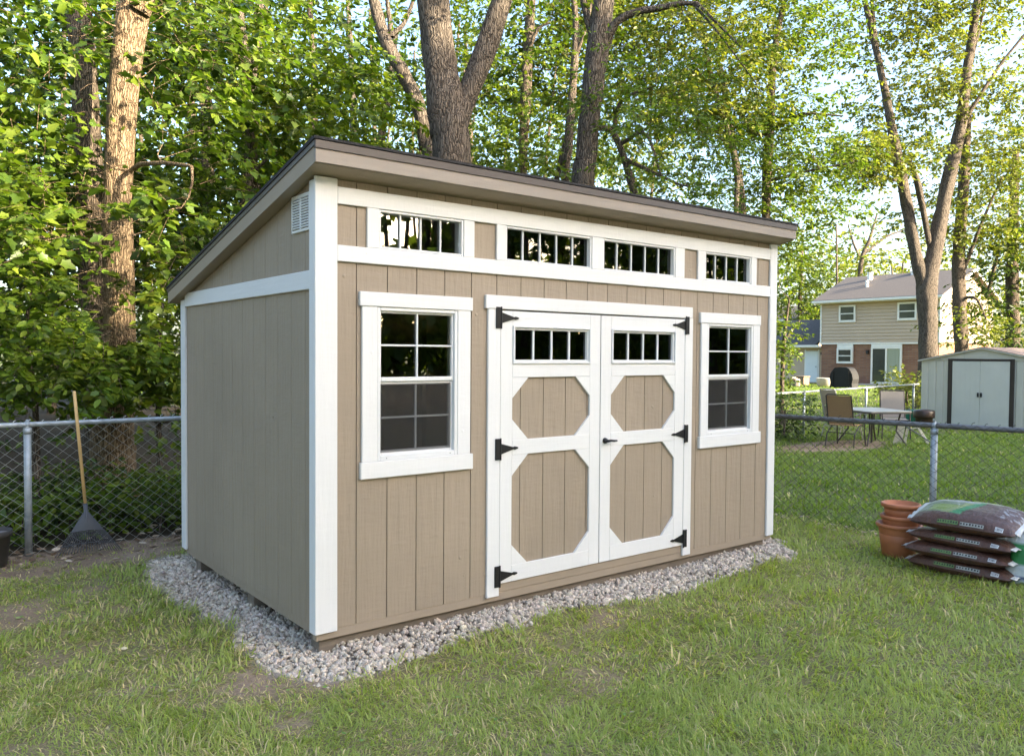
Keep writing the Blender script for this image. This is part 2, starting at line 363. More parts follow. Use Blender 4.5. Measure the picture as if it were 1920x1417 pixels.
# corner posts and bands
cf = -.019
one('corner_trim', white_v, shed, -.019, .117, cf, 0, .085, rbot(cf)-.004)
one('corner_trim', white_v, shed, -.0195, -.0005, .0005, .062, .083, rbot(.062)-.004)
one('corner_trim', white_v, shed, 4.262, W1+.019, cf, 0, .078, rbot(cf)-.004)
one('corner_trim', white_v, shed, W1+.0005, W1+.0195, .0005, .07, .08, rbot(.07)-.004)
one('corner_trim', white_v, shed, -.0195, -.0005, D1-.085, D1+.02, .10, 2.09)
one('band_trim', white_y, shed, -.0185, -.0005, .0625, D1-.0855, 2.035, 2.142)
one('band_trim', white_h, shed, .1175, 4.2615, -.018, 0, 2.197, 2.289)
one('band_trim', white_h, shed, .1175, 4.2615, -.018, 0, 2.521, 2.617)
for a, b in [(.306, .383), (.985, 1.068), (1.246, 1.321), (2.100, 2.213), (3.002, 3.112), (3.277, 3.370), (3.985, 4.062)]:
    one('transom_mullion', white_v, shed, a, b, -.0178, 0, 2.2893, 2.5207)
def frame(mb, x0, x1, z0, z1, t, ya, yb, b=None):
    b = b or t
    mb.cbox(x0, x0+t, ya, yb, z0, z1); mb.cbox(x1-t, x1, ya, yb, z0, z1); mb.cbox(x0+t, x1-t, ya+.001, yb, z1-t, z1); mb.cbox(x0+t, x1-t, ya+.001, yb, z0, z0+b)
def lights(parent, x0, x1, z0, z1, nx_, nz_, y, bar=.011):
    """glass panes between muntins"""
    xs = np.linspace(x0, x1, nx_+1); zs = np.linspace(z0, z1, nz_+1)
    for i in range(nx_):
        for k in range(nz_):
            MB().box(xs[i]+.0005, xs[i+1]-.0005, y+.004, y+.008, zs[k]+.0005, zs[k+1]-.0005).build('pane', glass_m, parent)
    for x in xs[1:-1]: one('muntin', vinyl_m, parent, x-bar/2, x+bar/2, y-.009, y+.003, z0, z1, c=.0015)
    for z in zs[1:-1]:
        for i in range(nx_):
            one('muntin', vinyl_m, parent, xs[i]+(bar/2 if i else 0)+.0003, xs[i+1]-(bar/2 if i < nx_-1 else 0)-.0003, y-.0085, y+.003, z-bar/2, z+bar/2, c=.0015)
for x0, x1, z0, z1, n in TRAN:
    mb = MB(); frame(mb, x0+.0005, x1-.0005, z0+.0005, z1-.0005, .014, -.012, .07)
    wf = mb.build('transom_window', vinyl_m, shed); lights(wf, x0+.0145, x1-.0145, z0+.0145, z1-.0145, n, 1, .018)
# sash windows
for wi, (x0, x1, z0, z1) in enumerate(WINS):
    hd = [(.257, 1.054, 1.9505, 2.034), (3.312, 4.128, 1.9405, 2.026)][wi]; si = [(.262, 1.060, .941, 1.0395), (3.316, 4.147, .918, 1.0165)][wi]
    mb = MB(); frame(mb, x0+.0005, x1-.0005, z0+.0005, z1-.0005, .022, -.016, .075, .03)
    wo = mb.build('sash_window', vinyl_m, shed)
    one('head_trim', white_h, wo, hd[0], hd[1], -.024, 0, hd[2], hd[3]); one('sill_trim', white_h, wo, si[0], si[1], -.024, 0, si[2], si[3])
    jl = (.273, 3.330)[wi]; jr = (1.041, 4.123)[wi]
    one('side_trim', white_v, wo, jl, x0, -.019, 0, si[3]+.0005, hd[2]-.0005); one('side_trim', white_v, wo, x1, jr, -.019, 0, si[3]+.0005, hd[2]-.0005)
    zm = z0+(z1-z0)*.515; a, b = x0+.0225, x1-.0225
    mb = MB(); frame(mb, a, b, zm, z1-.0225, .012, .0, .03, .026); us = mb.build('upper_sash', vinyl_m, wo)
    mb = MB(); frame(mb, a, b, z0+.0305, zm-.0005, .02, .012, .045, .026); lo = mb.build('lower_sash', vinyl_m, wo)
    # panes and muntins belong to the window (one level below it)
    lights(wo, a+.0125, b-.0125, zm+.0265, z1-.035, 2, 2, .012)
    lights(wo, a+.0205, b-.0205, z0+.057, zm-.021, 2, 2, .026)
    MB().box(a+.0125, b-.0125, .009, .0095, z0+.045, zm-.012).build('insect_screen', screen_m, wo)
    mb = MB()
    for fx_ in (.06, (x1-x0)*.9): mb.cbox(x0+fx_, x0+fx_+.006, -.0175, -.0155, z0+.012, z0+.017, c=.0008)
    mb.build('weep_hole', black_m, wo)
# door casing and the two leaves
cas = one('door_casing', white_h, shed, 1.158, 3.212, -.024, 0, 1.9725, 2.06)
one('side_trim', white_v, cas, 1.18, 1.2795, -.019, 0, .078, 1.972); one('side_trim', white_v, cas, 3.1285, 3.222, -.019, 0, .07, 1.972)
one('threshold_board', taupe_x, shed, 1.2805, 3.1275, -.003, .0085, .098, .1535)
def octa(x0, x1, z0, z1, c=.137, d=.137): return [(x0+c, z0), (x1-c, z0), (x1, z0+d), (x1, z1-d), (x1-c, z1), (x0+c, z1), (x0, z1-d), (x0, z0+d)]
def leaf(x0, x1, ox0, ox1, wo, wg, hinge_left):
    d = MB().box(x0+.002, x1-.002, .0065, .04, .158, 1.962).build('door', taupe_v, shed)
    # (opening for the light is cut by building the backing around it)
    me = d.data; me.clear_geometry(); mb = MB()
    for a, b, c, e in rects(x0+.002, x1-.002, .158, 1.962, [wg]): mb.box(a, b, .0065, .04, c, e)
    me.from_pydata([tuple(np.array(v)-ORG[shed.name]) for v in mb.v], [], mb.f)
    es = [x0+.003]+[g for g in GRV if x0+.02 < g < x1-.02]+[x1-.003]
    for a, b in zip(es, es[1:]):
        MB().box(a+.0032, b-.0032, .0, .0062, .2, 1.57).build('door_board', taupe_v, d)
    ya, yb = -.017, -.0005; s0, s1 = ox0, ox1
    zt, zm1, zm0, zb = 1.522, 1.105, 1.005, .266
    one('stile', white_v, d, x0+.0025, s0, ya, yb, .158, 1.962, c=.002); one('stile', white_v, d, s1, x1-.0025, ya, yb, .158, 1.962, c=.002)
    one('rail', white_h, d, s0+.0005, s1-.0005, ya, yb, .158, zb, c=.002); one('rail', white_h, d, s0+.0005, s1-.0005, ya, yb, zm0, zm1, c=.002)
    one('rail', white_h, d, s0+.0005, s1-.0005, ya, yb, zt, wo[2]-.0005, c=.002); one('rail', white_h, d, s0+.0005, s1-.0005, ya, yb, wo[3]+.0005, 1.962, c=.002)
    if wo[0]-s0 > .004: one('rail', white_v, d, s0+.0005, wo[0]-.0005, ya, yb, wo[2], wo[3], c=.001)
    if s1-wo[1] > .004: one('rail', white_v, d, wo[1]+.0005, s1-.0005, ya, yb, wo[2], wo[3], c=.001)
    for za, zb_ in ((zm1, zt), (zb, zm0)):
        c = .137; e = .0006
        for tri in ([(s0+e, za+e), (s0+c, za+e), (s0+e, za+c)], [(s1-e, za+e), (s1-e, za+c), (s1-c, za+e)], [(s0+e, zb_-e), (s0+e, zb_-c), (s0+c, zb_-e)], [(s1-e, zb_-e), (s1-c, zb_-e), (s1-e, zb_-c)]):
            MB().prism(tri, 1, ya+.0006, yb).build('gusset', white_h, d)
    # light above
    mb = MB(); frame(mb, wo[0], wo[1], wo[2], wo[3], .012, -.028, .02); mb.build('light_frame', vinyl_m, d)
    mb = MB(); frame(mb, wo[0]+.0125, wo[1]-.0125, wo[2]+.0125, wo[3]-.0125, .014, -.014, .03); mb.build('light_frame', vinyl_m, d)
    lights(d, wo[0]+.027, wo[1]-.027, wo[2]+.027, wo[3]-.027, 4, 1, .004, .014)
    for z in (1.915, 1.052, .209):
        xh = x0 if hinge_left else x1; sg = 1 if hinge_left else -1
        mb = MB().cbox(min(xh-sg*.042, xh-sg*.003), max(xh-sg*.042, xh-sg*.003), -.027, -.0195, z-.07, z+.07, c=.002)
        mb.tube([(xh, -.026, z-.072), (xh, -.026, z+.072)], .006, 8)
        prof = [(xh+sg*.004, z-.036), (xh+sg*.11, z-.007), (xh+sg*.122, z-.011), (xh+sg*.145, z-.006), (xh+sg*.152, z), (xh+sg*.145, z+.006), (xh+sg*.122, z+.011), (xh+sg*.11, z+.007), (xh+sg*.004, z+.036)]
        mb.prism(prof[::sg], 1, -.0235, -.0175)
        for dz in (-.05, 0, .05): mb.lathe([(.004, 0), (.003, .002)], (xh-sg*.022, -.028, z+dz), 6)
        for k in (.03, .065, .1): mb.prism([(xh+sg*k+.004*math.cos(a), z+.004*math.sin(a)) for a in np.arange(0, 6.28, 1.05)], 1, -.0255, -.0235)
        mb.build('hinge', black_m, d)
    return d
leafL = leaf(1.28, 2.1935, 1.382, 2.09, (1.3825, 2.0895, 1.613, 1.866), (1.41, 2.065, 1.64, 1.84), True)
leafR = leaf(2.1965, 3.128, 2.304, 3.012, (2.3045, 3.0115, 1.613, 1.866), (2.33, 2.985, 1.64, 1.84), False)
mb = MB().tube([(2.243, -.018, 1.05), (2.243, -.034, 1.05)], [.022, .019], 14).tube([(2.243, -.032, 1.05), (2.243, -.055, 1.05)], .009, 10)
mb.tube([(2.238, -.055, 1.05), (2.27, -.058, 1.052), (2.30, -.056, 1.048), (2.335, -.052, 1.047)], [.010, .009, .0085, .007], 10)
mb.build('handle', black_m, leafR, smooth=True)
# gable vent
v = one('gable_vent', vinyl_m, shed, -.012, -.0005, .066, .327, 2.372, 2.588)
for j, (a, b) in enumerate(((.085, .182), (.208, .305))):
    for k in range(12):
        z = 2.392+k*.0155
        MB().add([(-.0135, a, z), (-.0135, b, z), (-.019, b, z+.003), (-.019, a, z+.003), (-.0125, a, z+.0085), (-.0125, b, z+.0085)], [(0, 1, 2, 3), (3, 2, 5, 4), (0, 3, 4), (1, 5, 2)]).build('louvre', vinyl_m, v)
        MB().box(-.0130, -.0121, a, b, z-.0035, z-.0005).build('slot', black_m, v)
# roof
def slab(name, m, parent, x0, x1, y0, y1, t0, t1):            # sheared slab that follows the slope, t below the roof top
    return MB().prism([(y0, rtop(y0)-t1), (y1, rtop(y1)-t1), (y1, rtop(y1)-t0), (y0, rtop(y0)-t0)], 0, x0, x1).build(name, m, parent)
roof = slab('roof', shingle_m, shed, XR0-.012, XR1+.012, YE-.014, YB+.012, -.010, .004)
slab('roof_deck', taupe_x, roof, XR0+.02, XR1-.02, YE+.02, YB-.02, .006, .030)
slab('soffit', taupe_x, roof, XR0+.022, XR1-.022, YE+.022, YB-.022, .1, .1185)
one('fascia', fascia_m, roof, XR0, XR1, YE, YE+.02, ZT-.122, ZT-.047, c=.002)
one('drip_edge', drip_m, roof, XR0-.004, XR1+.004, YE-.008, YE-.0005, ZT-.048, ZT-.005, c=.001)
one('drip_edge', drip_m, roof, XR0-.005, XR1+.005, YE-.0012, YE+.004, ZT-.0465, ZT-.006, c=.001)
for x in (XR0, XR1-.02):
    MB().prism([(YE+.0205, rbot(YE+.02)), (YB, rbot(YB)), (YB, rtop(YB)-.03), (YE+.0205, rtop(YE+.02)-.03)], 0, x, x+.02).build('rake_board', taupe_y, roof)
    x2 = x-.006 if x < 1 else x+.02
    slab('drip_edge', drip_m, roof, x2, x2+.006, YE, YB+.004, .005, .034)
one('fascia', fascia_m, roof, XR0+.02, XR1-.02, YB-.02, YB, rbot(YB), rtop(YB)-.03, c=.002)
for k in range(18):
    y = YE+.02+k*.15
    if y < YB-.15: slab('shingle_course', shingle_m, roof, XR0-.01, XR1+.01, y, y+.15, -.019+.002*(k % 2), -.0095)

# ================================================================== GRAVEL
def ico_faces():
    t = (1+5**.5)/2; v = np.array([(-1, t, 0), (1, t, 0), (-1, -t, 0), (1, -t, 0), (0, -1, t), (0, 1, t), (0, -1, -t), (0, 1, -t), (t, 0, -1), (t, 0, 1), (-t, 0, -1), (-t, 0, 1)])/math.hypot(1, t)
    f = np.array([(0, 11, 5), (0, 5, 1), (0, 1, 7), (0, 7, 10), (0, 10, 11), (1, 5, 9), (5, 11, 4), (11, 10, 2), (10, 7, 6), (7, 1, 8), (3, 9, 4), (3, 4, 2), (3, 2, 6), (3, 6, 8), (3, 8, 9), (4, 9, 5), (2, 4, 11), (6, 2, 10), (8, 6, 7), (9, 8, 1)])
    return v, f
def rand_rot(n):
    q_ = R.normal(size=(n, 4)); q_ /= np.linalg.norm(q_, axis=1)[:, None]; a, b, c, d = q_.T
    return np.stack([np.stack([1-2*(c*c+d*d), 2*(b*c-a*d), 2*(b*d+a*c)], -1), np.stack([2*(b*c+a*d), 1-2*(b*b+d*d), 2*(c*d-a*b)], -1), np.stack([2*(b*d-a*c), 2*(c*d+a*b), 1-2*(b*b+c*c)], -1)], 1)
n = 76000; px_ = R.uniform(-.6, 4.85, n); py_ = R.uniform(-.65, 3.0, n); pdv = pad_d(px_, py_)
inner = (px_ > .35) & (px_ < 4.2) & (py_ > .35) & (py_ < 2.6)
keep = (R.random(n) < np.clip(.5-pdv*16, 0, 1)) & ~inner & ~((py_ > .3) & (px_ > 4.4)); px_, py_, pdv = px_[keep], py_[keep], pdv[keep]
n = len(px_); sz = R.lognormal(math.log(.0098), .42, n).clip(.004, .026); iv, iff = ico_faces()
base = iv[None]*(1+R.uniform(-.28, .28, (n, 12, 1)))*sz[:, None, None]*np.array([1.3, 1.0, .62]); Rm = rand_rot(n)
V = np.einsum('nij,nkj->nki', Rm, base)
hz = gz(px_, py_)+np.clip(-pdv*.1, 0, .012)*(px_ > .15)+R.uniform(-.006, .012, n)-.014*(px_ < .12)
V += np.stack([px_, py_, hz], 1)[:, None]
F = (iff[None]+np.arange(n)[:, None, None]*12).reshape(-1, 3)
tone = R.uniform(.34, .62, (n, 1))*np.array([1.14, .985, .81])*(1+R.normal(0, .02, (n, 3)))
gm = colmat('crushed_stone', .9, .2, .3, 120)
gr = np_mesh('gravel', V.reshape(-1, 3), [F], gm, col=np.repeat(tone, 12, 0)); tag(gr, 'pale crushed stone gravel spread under and around the shed', 'gravel', kind='stuff')

# ================================================================== GRASS
def visible(x, y, marg=.16):
    dx, dy = x-CAM[0], y-CAM[1]; d = dx*FW[0]+dy*FW[1]; s = (dx*RT[0]+dy*RT[1])/np.maximum(d, .01)
    return (d > .8) & (np.abs(s) < .632+marg+.25/np.maximum(d, .5))
def blades(n0, d0, d1, hmin, hmax, wd_, seed):
    d = np.sqrt(R.uniform(d0*d0, d1*d1, n0)); s = R.uniform(-1, 1, n0)*(1.2 if d1 < 9 else .85)
    x = CAM[0]+FW[0]*d+RT[0]*s*d; y = CAM[1]+FW[1]*d+RT[1]*s*d
    b = bare(x, y); pdv = pad_d(x, y)
    clump = fbm(x, y, .17, 77)
    k = (pdv > R.uniform(-.03, .05, n0)) & (R.random(n0) < (1-b)**1.2*(.35+1.1*clump)+.16) & ~((y > 3.55) & (x < 5.5) & (x > -9)) & ~((x > 19.3) & (x < 22) & (y > 2.8) & (y < 5.9)) & (x < 43.5)
    k &= ~((x > -.1) & (x < 4.5) & (y > -.05) & (y < 2.6))
    return x[k], y[k], d[k], b[k], clump[k]
def grass(parts, name, label):
    Vs, Fs4, Fs3, Cs, off = [], [], [], [], 0
    for n0, d0, d1, h0, h1, wd_, mx in parts:
        x, y, d, b, cl = blades(n0, d0, d1, h0, h1, wd_, 0); n = len(x)
        tall = fbm(x, y, .5, 91); far = (x > 5.7)
        h = R.uniform(h0, h1, n)*(.45+1.1*tall)*(1-.45*b); wdt = wd_*R.uniform(.6, 1.3, n)
        edge = np.exp(-np.clip(pad_d(x, y), 0, 9)/.08); h *= 1+.45*edge
        th = 2*math.pi*2.2*fbm(x, y, .33, 15)+R.normal(0, .9, n); lean = np.clip(R.normal(.62, .30, n)+.55*(fbm(x, y, .4, 17)-.5)+.25*b, .05, 1.35); lean = np.where(far, lean*.6, lean); flat = (R.random(n) < np.where(far, 0, .34)); lean = np.where(flat, R.uniform(1.15, 1.5, n), lean); th = np.where(flat, R.uniform(0, 6.28, n), th)
        tx, ty = np.cos(th), np.sin(th); fx2 = R.uniform(0, 6.28, n)
        wx, wy = -np.sin(th+R.normal(0, .5, n)), np.cos(th+R.normal(0, .5, n))
        z0 = gz(x, y)-.004
        def pt(u, bend):
            a = lean+bend*u; return x+tx*np.sin(a)*h*u, y+ty*np.sin(a)*h*u, z0+np.cos(np.minimum(a, 1.5))*h*u+.002
        bd = np.where(flat, R.uniform(0, .1, n), R.uniform(.2, .9, n)); m = pt(.55, bd*.5); t = pt(1.0, bd)
        P = np.stack([np.stack([x-wx*wdt/2, y-wy*wdt/2, z0], 1), np.stack([x+wx*wdt/2, y+wy*wdt/2, z0], 1), np.stack([m[0]+wx*wdt*.42, m[1]+wy*wdt*.42, m[2]], 1), np.stack([m[0]-wx*wdt*.42, m[1]-wy*wdt*.42, m[2]], 1), np.stack(t, 1)], 1)
        i = off+np.arange(n)*5; off += 5*n
        Vs.append(P.reshape(-1, 3)); Fs4.append(np.stack([i, i+1, i+2, i+3], 1)); Fs3.append(np.stack([i+3, i+2, i+4], 1))
        g1 = np.array([.30, .350, .080]); g2 = np.array([.44, .465, .155]); g3 = np.array([.18, .255, .052]); st = np.array([.66, .54, .34])
        u = R.random((n, 1)); tn = fbm(x, y, .9, 55)[:, None]
        c = g1*(1-u)+g2*u; c = c*(1-.55*tn)+g3*.55*tn
        ps = np.clip(.13+.30*b+.22*(fbm(x, y, .6, 61)-.45)*2, .02, .6); ps = np.where((x > 3.0) | (y < -1.6), ps*.45, ps); ps = np.where(flat, ps*1.2+.16, ps); ps = np.where(far, .02, ps)
        dead = (R.random(n) < ps)[:, None]; c = np.where(dead, st*R.uniform(.55, 1.15, (n, 1)), c)
        c = np.where(far[:, None] & ~dead, c*np.array([.58, .68, .5]), c)
        Cs.append(np.repeat(c, 5, 0))
    o = np_mesh(name, np.concatenate(Vs), [np.concatenate(Fs4), np.concatenate(Fs3)], blade_m, col=np.concatenate(Cs))
    return tag(o, label, 'grass', kind='stuff')
grass([(165000, 1.2, 4.2, .034, .086, .0054, 1), (215000, 4.2, 8.5, .038, .088, .0082, 1), (125000, 8.5, 18, .05, .10, .017, 1), (85000, 18, 52, .06, .12, .046, 1)], 'grass', 'ragged green lawn grass with straw and worn patches')
# fallen leaves and litter, small stones on the lawn
def litter(n, xr, yr, s, name, label, pal, fn=None):
    x = R.uniform(*xr, n); y = R.uniform(*yr, n)
    if fn is not None: k = fn(x, y); x, y = x[k], y[k]
    n = len(x); sz = R.uniform(*s, n); T = np.array([(0, 0, 0), (.35, .28, .06), (.75, .22, .05), (1, 0, .12), (.7, -.25, .08), (.3, -.26, .04)])
    Rm = rand_rot(n); flat = np.eye(3)[None]*np.array([1, 1, 1]); an = R.uniform(0, 6.28, n)
    ca, sa = np.cos(an), np.sin(an); Rz = np.zeros((n, 3, 3)); Rz[:, 0, 0] = ca; Rz[:, 0, 1] = -sa; Rz[:, 1, 0] = sa; Rz[:, 1, 1] = ca; Rz[:, 2, 2] = 1
    tx = R.normal(0, .35, n); Rx = np.zeros((n, 3, 3)); Rx[:, 0, 0] = 1; Rx[:, 1, 1] = np.cos(tx); Rx[:, 1, 2] = -np.sin(tx); Rx[:, 2, 1] = np.sin(tx); Rx[:, 2, 2] = np.cos(tx)
    V = np.einsum('nij,kj->nki', Rz@Rx, T)*sz[:, None, None]+np.stack([x, y, gz(x, y)+R.uniform(.008, .04, n)], 1)[:, None]
    i = np.arange(n)[:, None]*6; F = i+np.array([[0, 1, 2, 3, 4, 5]]); pal = np.array(pal); c = pal[R.integers(0, len(pal), n)]*R.uniform(.7, 1.2, (n, 1))
    o = np_mesh(name, V.reshape(-1, 3), [F], colmat(name+'_colour', .8), col=np.repeat(c, 6, 0)); return tag(o, label, 'leaf litter', kind='stuff')
litter(2600, (-6, 5.4), (2.6, 4.4), (.03, .095), 'leaf_litter', 'dry brown leaves along the foot of the back fence', [(.30, .2, .13), (.42, .31, .22), (.18, .115, .07), (.5, .4, .3), (.14, .09, .06)], lambda x, y: (R.random(len(x)) < np.exp(-((y-3.5)/.45)**2)) & (pad_d(x, y) > 0))
litter(220, (-2.2, 5.3), (-3.6, 2.8), (.018, .05), 'fallen_leaves', 'small pale fallen leaves scattered over the lawn', [(.5, .45, .3), (.42, .38, .2), (.4, .3, .2), (.3, .36, .12)], lambda x, y: (pad_d(x, y) > .03) & ~((x > -.1) & (x < 4.5) & (y > -.1)))
litter(150, (5.25, 5.75), (-2.5, 2), (.03, .07), 'dry_leaf_strip', 'dry leaves caught under the side fence', [(.30, .2, .13), (.42, .31, .22), (.5, .4, .3)])

litter(5200, (-2.6, 5.3), (-3.8, 2.6), (.012, .03), 'clover', 'small round clover and weed leaves mixed in the lawn', [(.16, .25, .06), (.22, .30, .09), (.12, .2, .05)], lambda x, y: (pad_d(x, y) > .03) & ~((x > -.1) & (x < 4.5) & (y > -.1)) & (fbm(x, y, .45, 88) > .56))
# ================================================================== CHAIN LINK FENCES
def chain_fence(name, label, A, B, h, posts, rail_r, post_r, rail_m, post_m, wm, cell=.072, wr=.0016, barbs=True):
    A = np.array([*A, G]); B = np.array([*B, G]); e = B-A; L = np.linalg.norm(e); e /= L; nrm = np.array([e[1], -e[0], 0])
    t = thing(name, label, 'fence', tuple(A))
    r = MB().tube([A+e*q+np.array([0, 0, h]) for q in np.linspace(0, L, max(2, int(L/2.5)))], rail_r, 10).build('top_rail', rail_m, t, smooth=True)
    for q in posts:
        p = A+e*q; mb = MB().tube([p+np.array([0, 0, -.05]), p+np.array([0, 0, h-rail_r*1.2])], post_r, 12)
        po = mb.build('post', post_m, t, smooth=True)
        mb = MB().tube([p+np.array([0, 0, h-rail_r*1.3-.05]), p+np.array([0, 0, h-rail_r*1.3])], post_r*1.12, 12).tube([p+np.array([0, 0, h-rail_r*1.3]), p+np.array([0, 0, h-.5*rail_r])], [post_r*1.1, post_r*.6], 12)
        mb.tube([p-e*.016+np.array([0, 0, h]), p+e*.016+np.array([0, 0, h])], rail_r*1.2, 12).tube([p+np.array([0, 0, h+rail_r]), p+np.array([0, 0, h+rail_r*1.9])], [post_r*.55, post_r*.3], 8)
        mb.build('post_cap', post_m, po, smooth=True)
        mb = MB()
        for z in (.28, .62): mb.tube([p+np.array([math.cos(a)*post_r*1.1, math.sin(a)*post_r*1.1, z*h+.01*math.sin(a)]) for a in np.linspace(0, 6.28, 10)], .002, 4)
        mb.build('wire_tie', wm, po)
    hw = cell*.62; nw = int(L/hw); nz = int((h+.015)/(cell*.5)); Vs = []
    i = np.arange(nw)[:, None]; k = np.arange(nz+1)[None, :]
    u = (i+((k+i) % 2))*hw; z = k*(h+.02)/nz; off = .003*np.where((k+i) % 2 == 0, 1, -1)
    P = A+e*u[..., None]+nrm*(off+post_r*.9)[..., None]; P = P+np.array([0, 0, 1.])*z[..., None]
    w2 = wr; prof = [e*w2, (nrm-e*.5)*w2, (-nrm-e*.5)*w2]
    V = np.stack([P+q for q in prof], 2)                   # nw, nz+1, 3, 3
    idx = np.arange(nw*(nz+1)*3).reshape(nw, nz+1, 3); fs = []
    for a in range(3):
        b = (a+1) % 3; fs.append(np.stack([idx[:, :-1, a], idx[:, :-1, b], idx[:, 1:, b], idx[:, 1:, a]], -1).reshape(-1, 4))
    np_mesh('wire_mesh', V.reshape(-1, 3), [np.concatenate(fs)], wm, t, kind='stuff')
    if barbs:
        mb = MB()
        for q in np.arange(hw, L, hw*2):
            p = A+e*q+nrm*post_r*.5+np.array([0, 0, h]); s_ = random.uniform(.6, 1.2)
            mb.tube([p, p+e*.012*s_+np.array([0, 0, rail_r+.012*s_]), p+e*.03*s_+np.array([0, 0, rail_r+.02*s_])], .0028, 4)
        mb.build('wire_barbs', wm, t)['kind'] = 'stuff'
    return t
chain_fence('chain_link_fence', 'grey chain link fence with bright wire behind the rake at the woods edge', (-6.6, 3.6), (4.8, 3.6), 1.10, [.3, 2.9, 5.645, 8.4, 11.3], .022, .029, galv_m, galv_m, wire_m, .085, .0022)
chain_fence('chain_link_fence', 'chain link fence with dark rail behind the clay pots and bags', (4.85, 3.6), (6.4, -5.2), 1.095, [0, 1.95, 4.50, 7.1, 8.8], .0245, .029, galvd_m, galv_m, wired_m, .085, .0031)
chain_fence('chain_link_fence', 'pale chain link fence behind the patio table running to the metal shed', (8.7, 4.95), (21.6, 6.85), .94, [.2, 2.9, 5.35, 9.0, 12.6], .022, .027, mat('bright_galvanised', (.55, .56, .55), .45, .1, metal=.2), galv_m, wired_m, .085, .0013, False)

# ================================================================== TREES
def smooth(P, n):
    P = np.array(P, float); m = len(P)
    if m < 3: t = np.linspace(0, m-1, n); return np.stack([np.interp(t, np.arange(m), P[:, k]) for k in range(P.shape[1])], 1)
    E = np.vstack([2*P[0]-P[1], P, 2*P[-1]-P[-2]]); out = []
    for t in np.linspace(0, m-1, n):
        i = min(int(t), m-2); u = t-i; a, b, c, d = E[i:i+4]
        out.append(.5*(2*b+(c-a)*u+(2*a-5*b+4*c-d)*u*u+(3*b-a-3*c+d)*u**3))
    return np.array(out)
MAPLE = [(0, 0), (-.03, .30), (.16, .27), (.42, .50), (.53, .29), (.78, .20), (1, 0)]
OVAL = [(0, 0), (.3, .25), (.68, .23), (1, 0)]
SLIM = [(0, 0), (.35, .16), (.7, .13), (1, 0)]
def leaf_geo(c, a, nn, s, tpl):
    """c,a,nn (N,3): base point, axis, normal; s sizes -> verts, faces"""
    a = a/np.linalg.norm(a, axis=1)[:, None]; b = np.cross(nn, a); b /= np.linalg.norm(b, axis=1)[:, None]+1e-9; m = np.cross(a, b)
    T = np.array(tpl); k = len(T); up = np.array([(x, y, .22*abs(y)-.12*x*x) for x, y in T]); dn = up*np.array([1, -1, 1]); A = np.vstack([up, dn[1:-1]])
    V = c[:, None]+s[:, None, None]*(A[None, :, 0:1]*a[:, None]+A[None, :, 1:2]*b[:, None]+A[None, :, 2:3]*m[:, None])
    K = len(A); f1 = list(range(k))[::-1]; f2 = [0]+list(range(k, K))+[k-1]
    i = np.arange(len(c))[:, None]*K
    return V.reshape(-1, 3), np.vstack([i+np.array([f1]), i+np.array([f2])]), K
def sprays(S, dirs, nl, length, size, droop=.25, tilt=.55):
    """leafy twigs: S (n,3) starts, dirs (n,3) -> leaf arrays and twig tubes"""
    n = len(S); d = dirs/np.linalg.norm(dirs, axis=1)[:, None]; L = length*R.uniform(.6, 1.3, n)
    u = R.uniform(.1, 1, (n, nl)); side = np.where(R.random((n, nl)) < .5, -1, 1)
    c = S[:, None]+d[:, None]*(u*L[:, None])[..., None]; c[..., 2] -= droop*(u**2)*L[:, None]
    h = np.stack([-d[:, 1], d[:, 0], np.zeros(n)], 1); h /= np.linalg.norm(h, axis=1)[:, None]+1e-9
    a = d[:, None]*.6+h[:, None]*(side*.9)[..., None]+R.normal(0, .35, (n, nl, 3)); a[..., 2] -= .35
    nn = np.array([0, 0, 1.])+R.normal(0, tilt, (n, nl, 3))+np.array([sd[0], sd[1], 0])*.35
    a /= np.linalg.norm(a, axis=-1)[..., None]
    c = c+a*R.uniform(.02, .07, (n, nl))[..., None]
    s = size*R.uniform(.55, 1.25, (n, nl))
    tw = np.stack([S, S+d*(L*.5)[:, None]-np.array([0, 0, droop*.25])*L[:, None], S+d*L[:, None]-np.array([0, 0, droop])*L[:, None]], 1)
    return c.reshape(-1, 3), a.reshape(-1, 3), nn.reshape(-1, 3), s.ravel(), tw
def twig_mesh(tw, r):
    n, m, _ = tw.shape; off = np.array([(1, 0, 0), (-.5, .87, 0), (-.5, -.3, .8)])*r; sc_ = np.linspace(1, .4, m)[None, :, None, None]
    V = tw[:, :, None]+off*sc_; idx = np.arange(n*m*3).reshape(n, m, 3)
    fs = [np.stack([idx[:, :-1, a], idx[:, :-1, (a+1) % 3], idx[:, 1:, (a+1) % 3], idx[:, 1:, a]], -1).reshape(-1, 4) for a in range(3)]
    return V.reshape(-1, 3), np.concatenate(fs)
PAL = {'maple': [(.115, .170, .016), (.085, .140, .014), (.155, .205, .02), (.06, .105, .012)],
       'deep': [(.05, .085, .010), (.034, .062, .008), (.065, .10, .011), (.026, .048, .007)],  # darkened greens: shade of the wood's depth is mixed into the leaf colour
       'mid': [(.11, .155, .015), (.08, .125, .014), (.15, .18, .017), (.065, .105, .012)],
       'gold': [(.168, .178, .028), (.130, .155, .026), (.198, .20, .034), (.09, .12, .02)]}
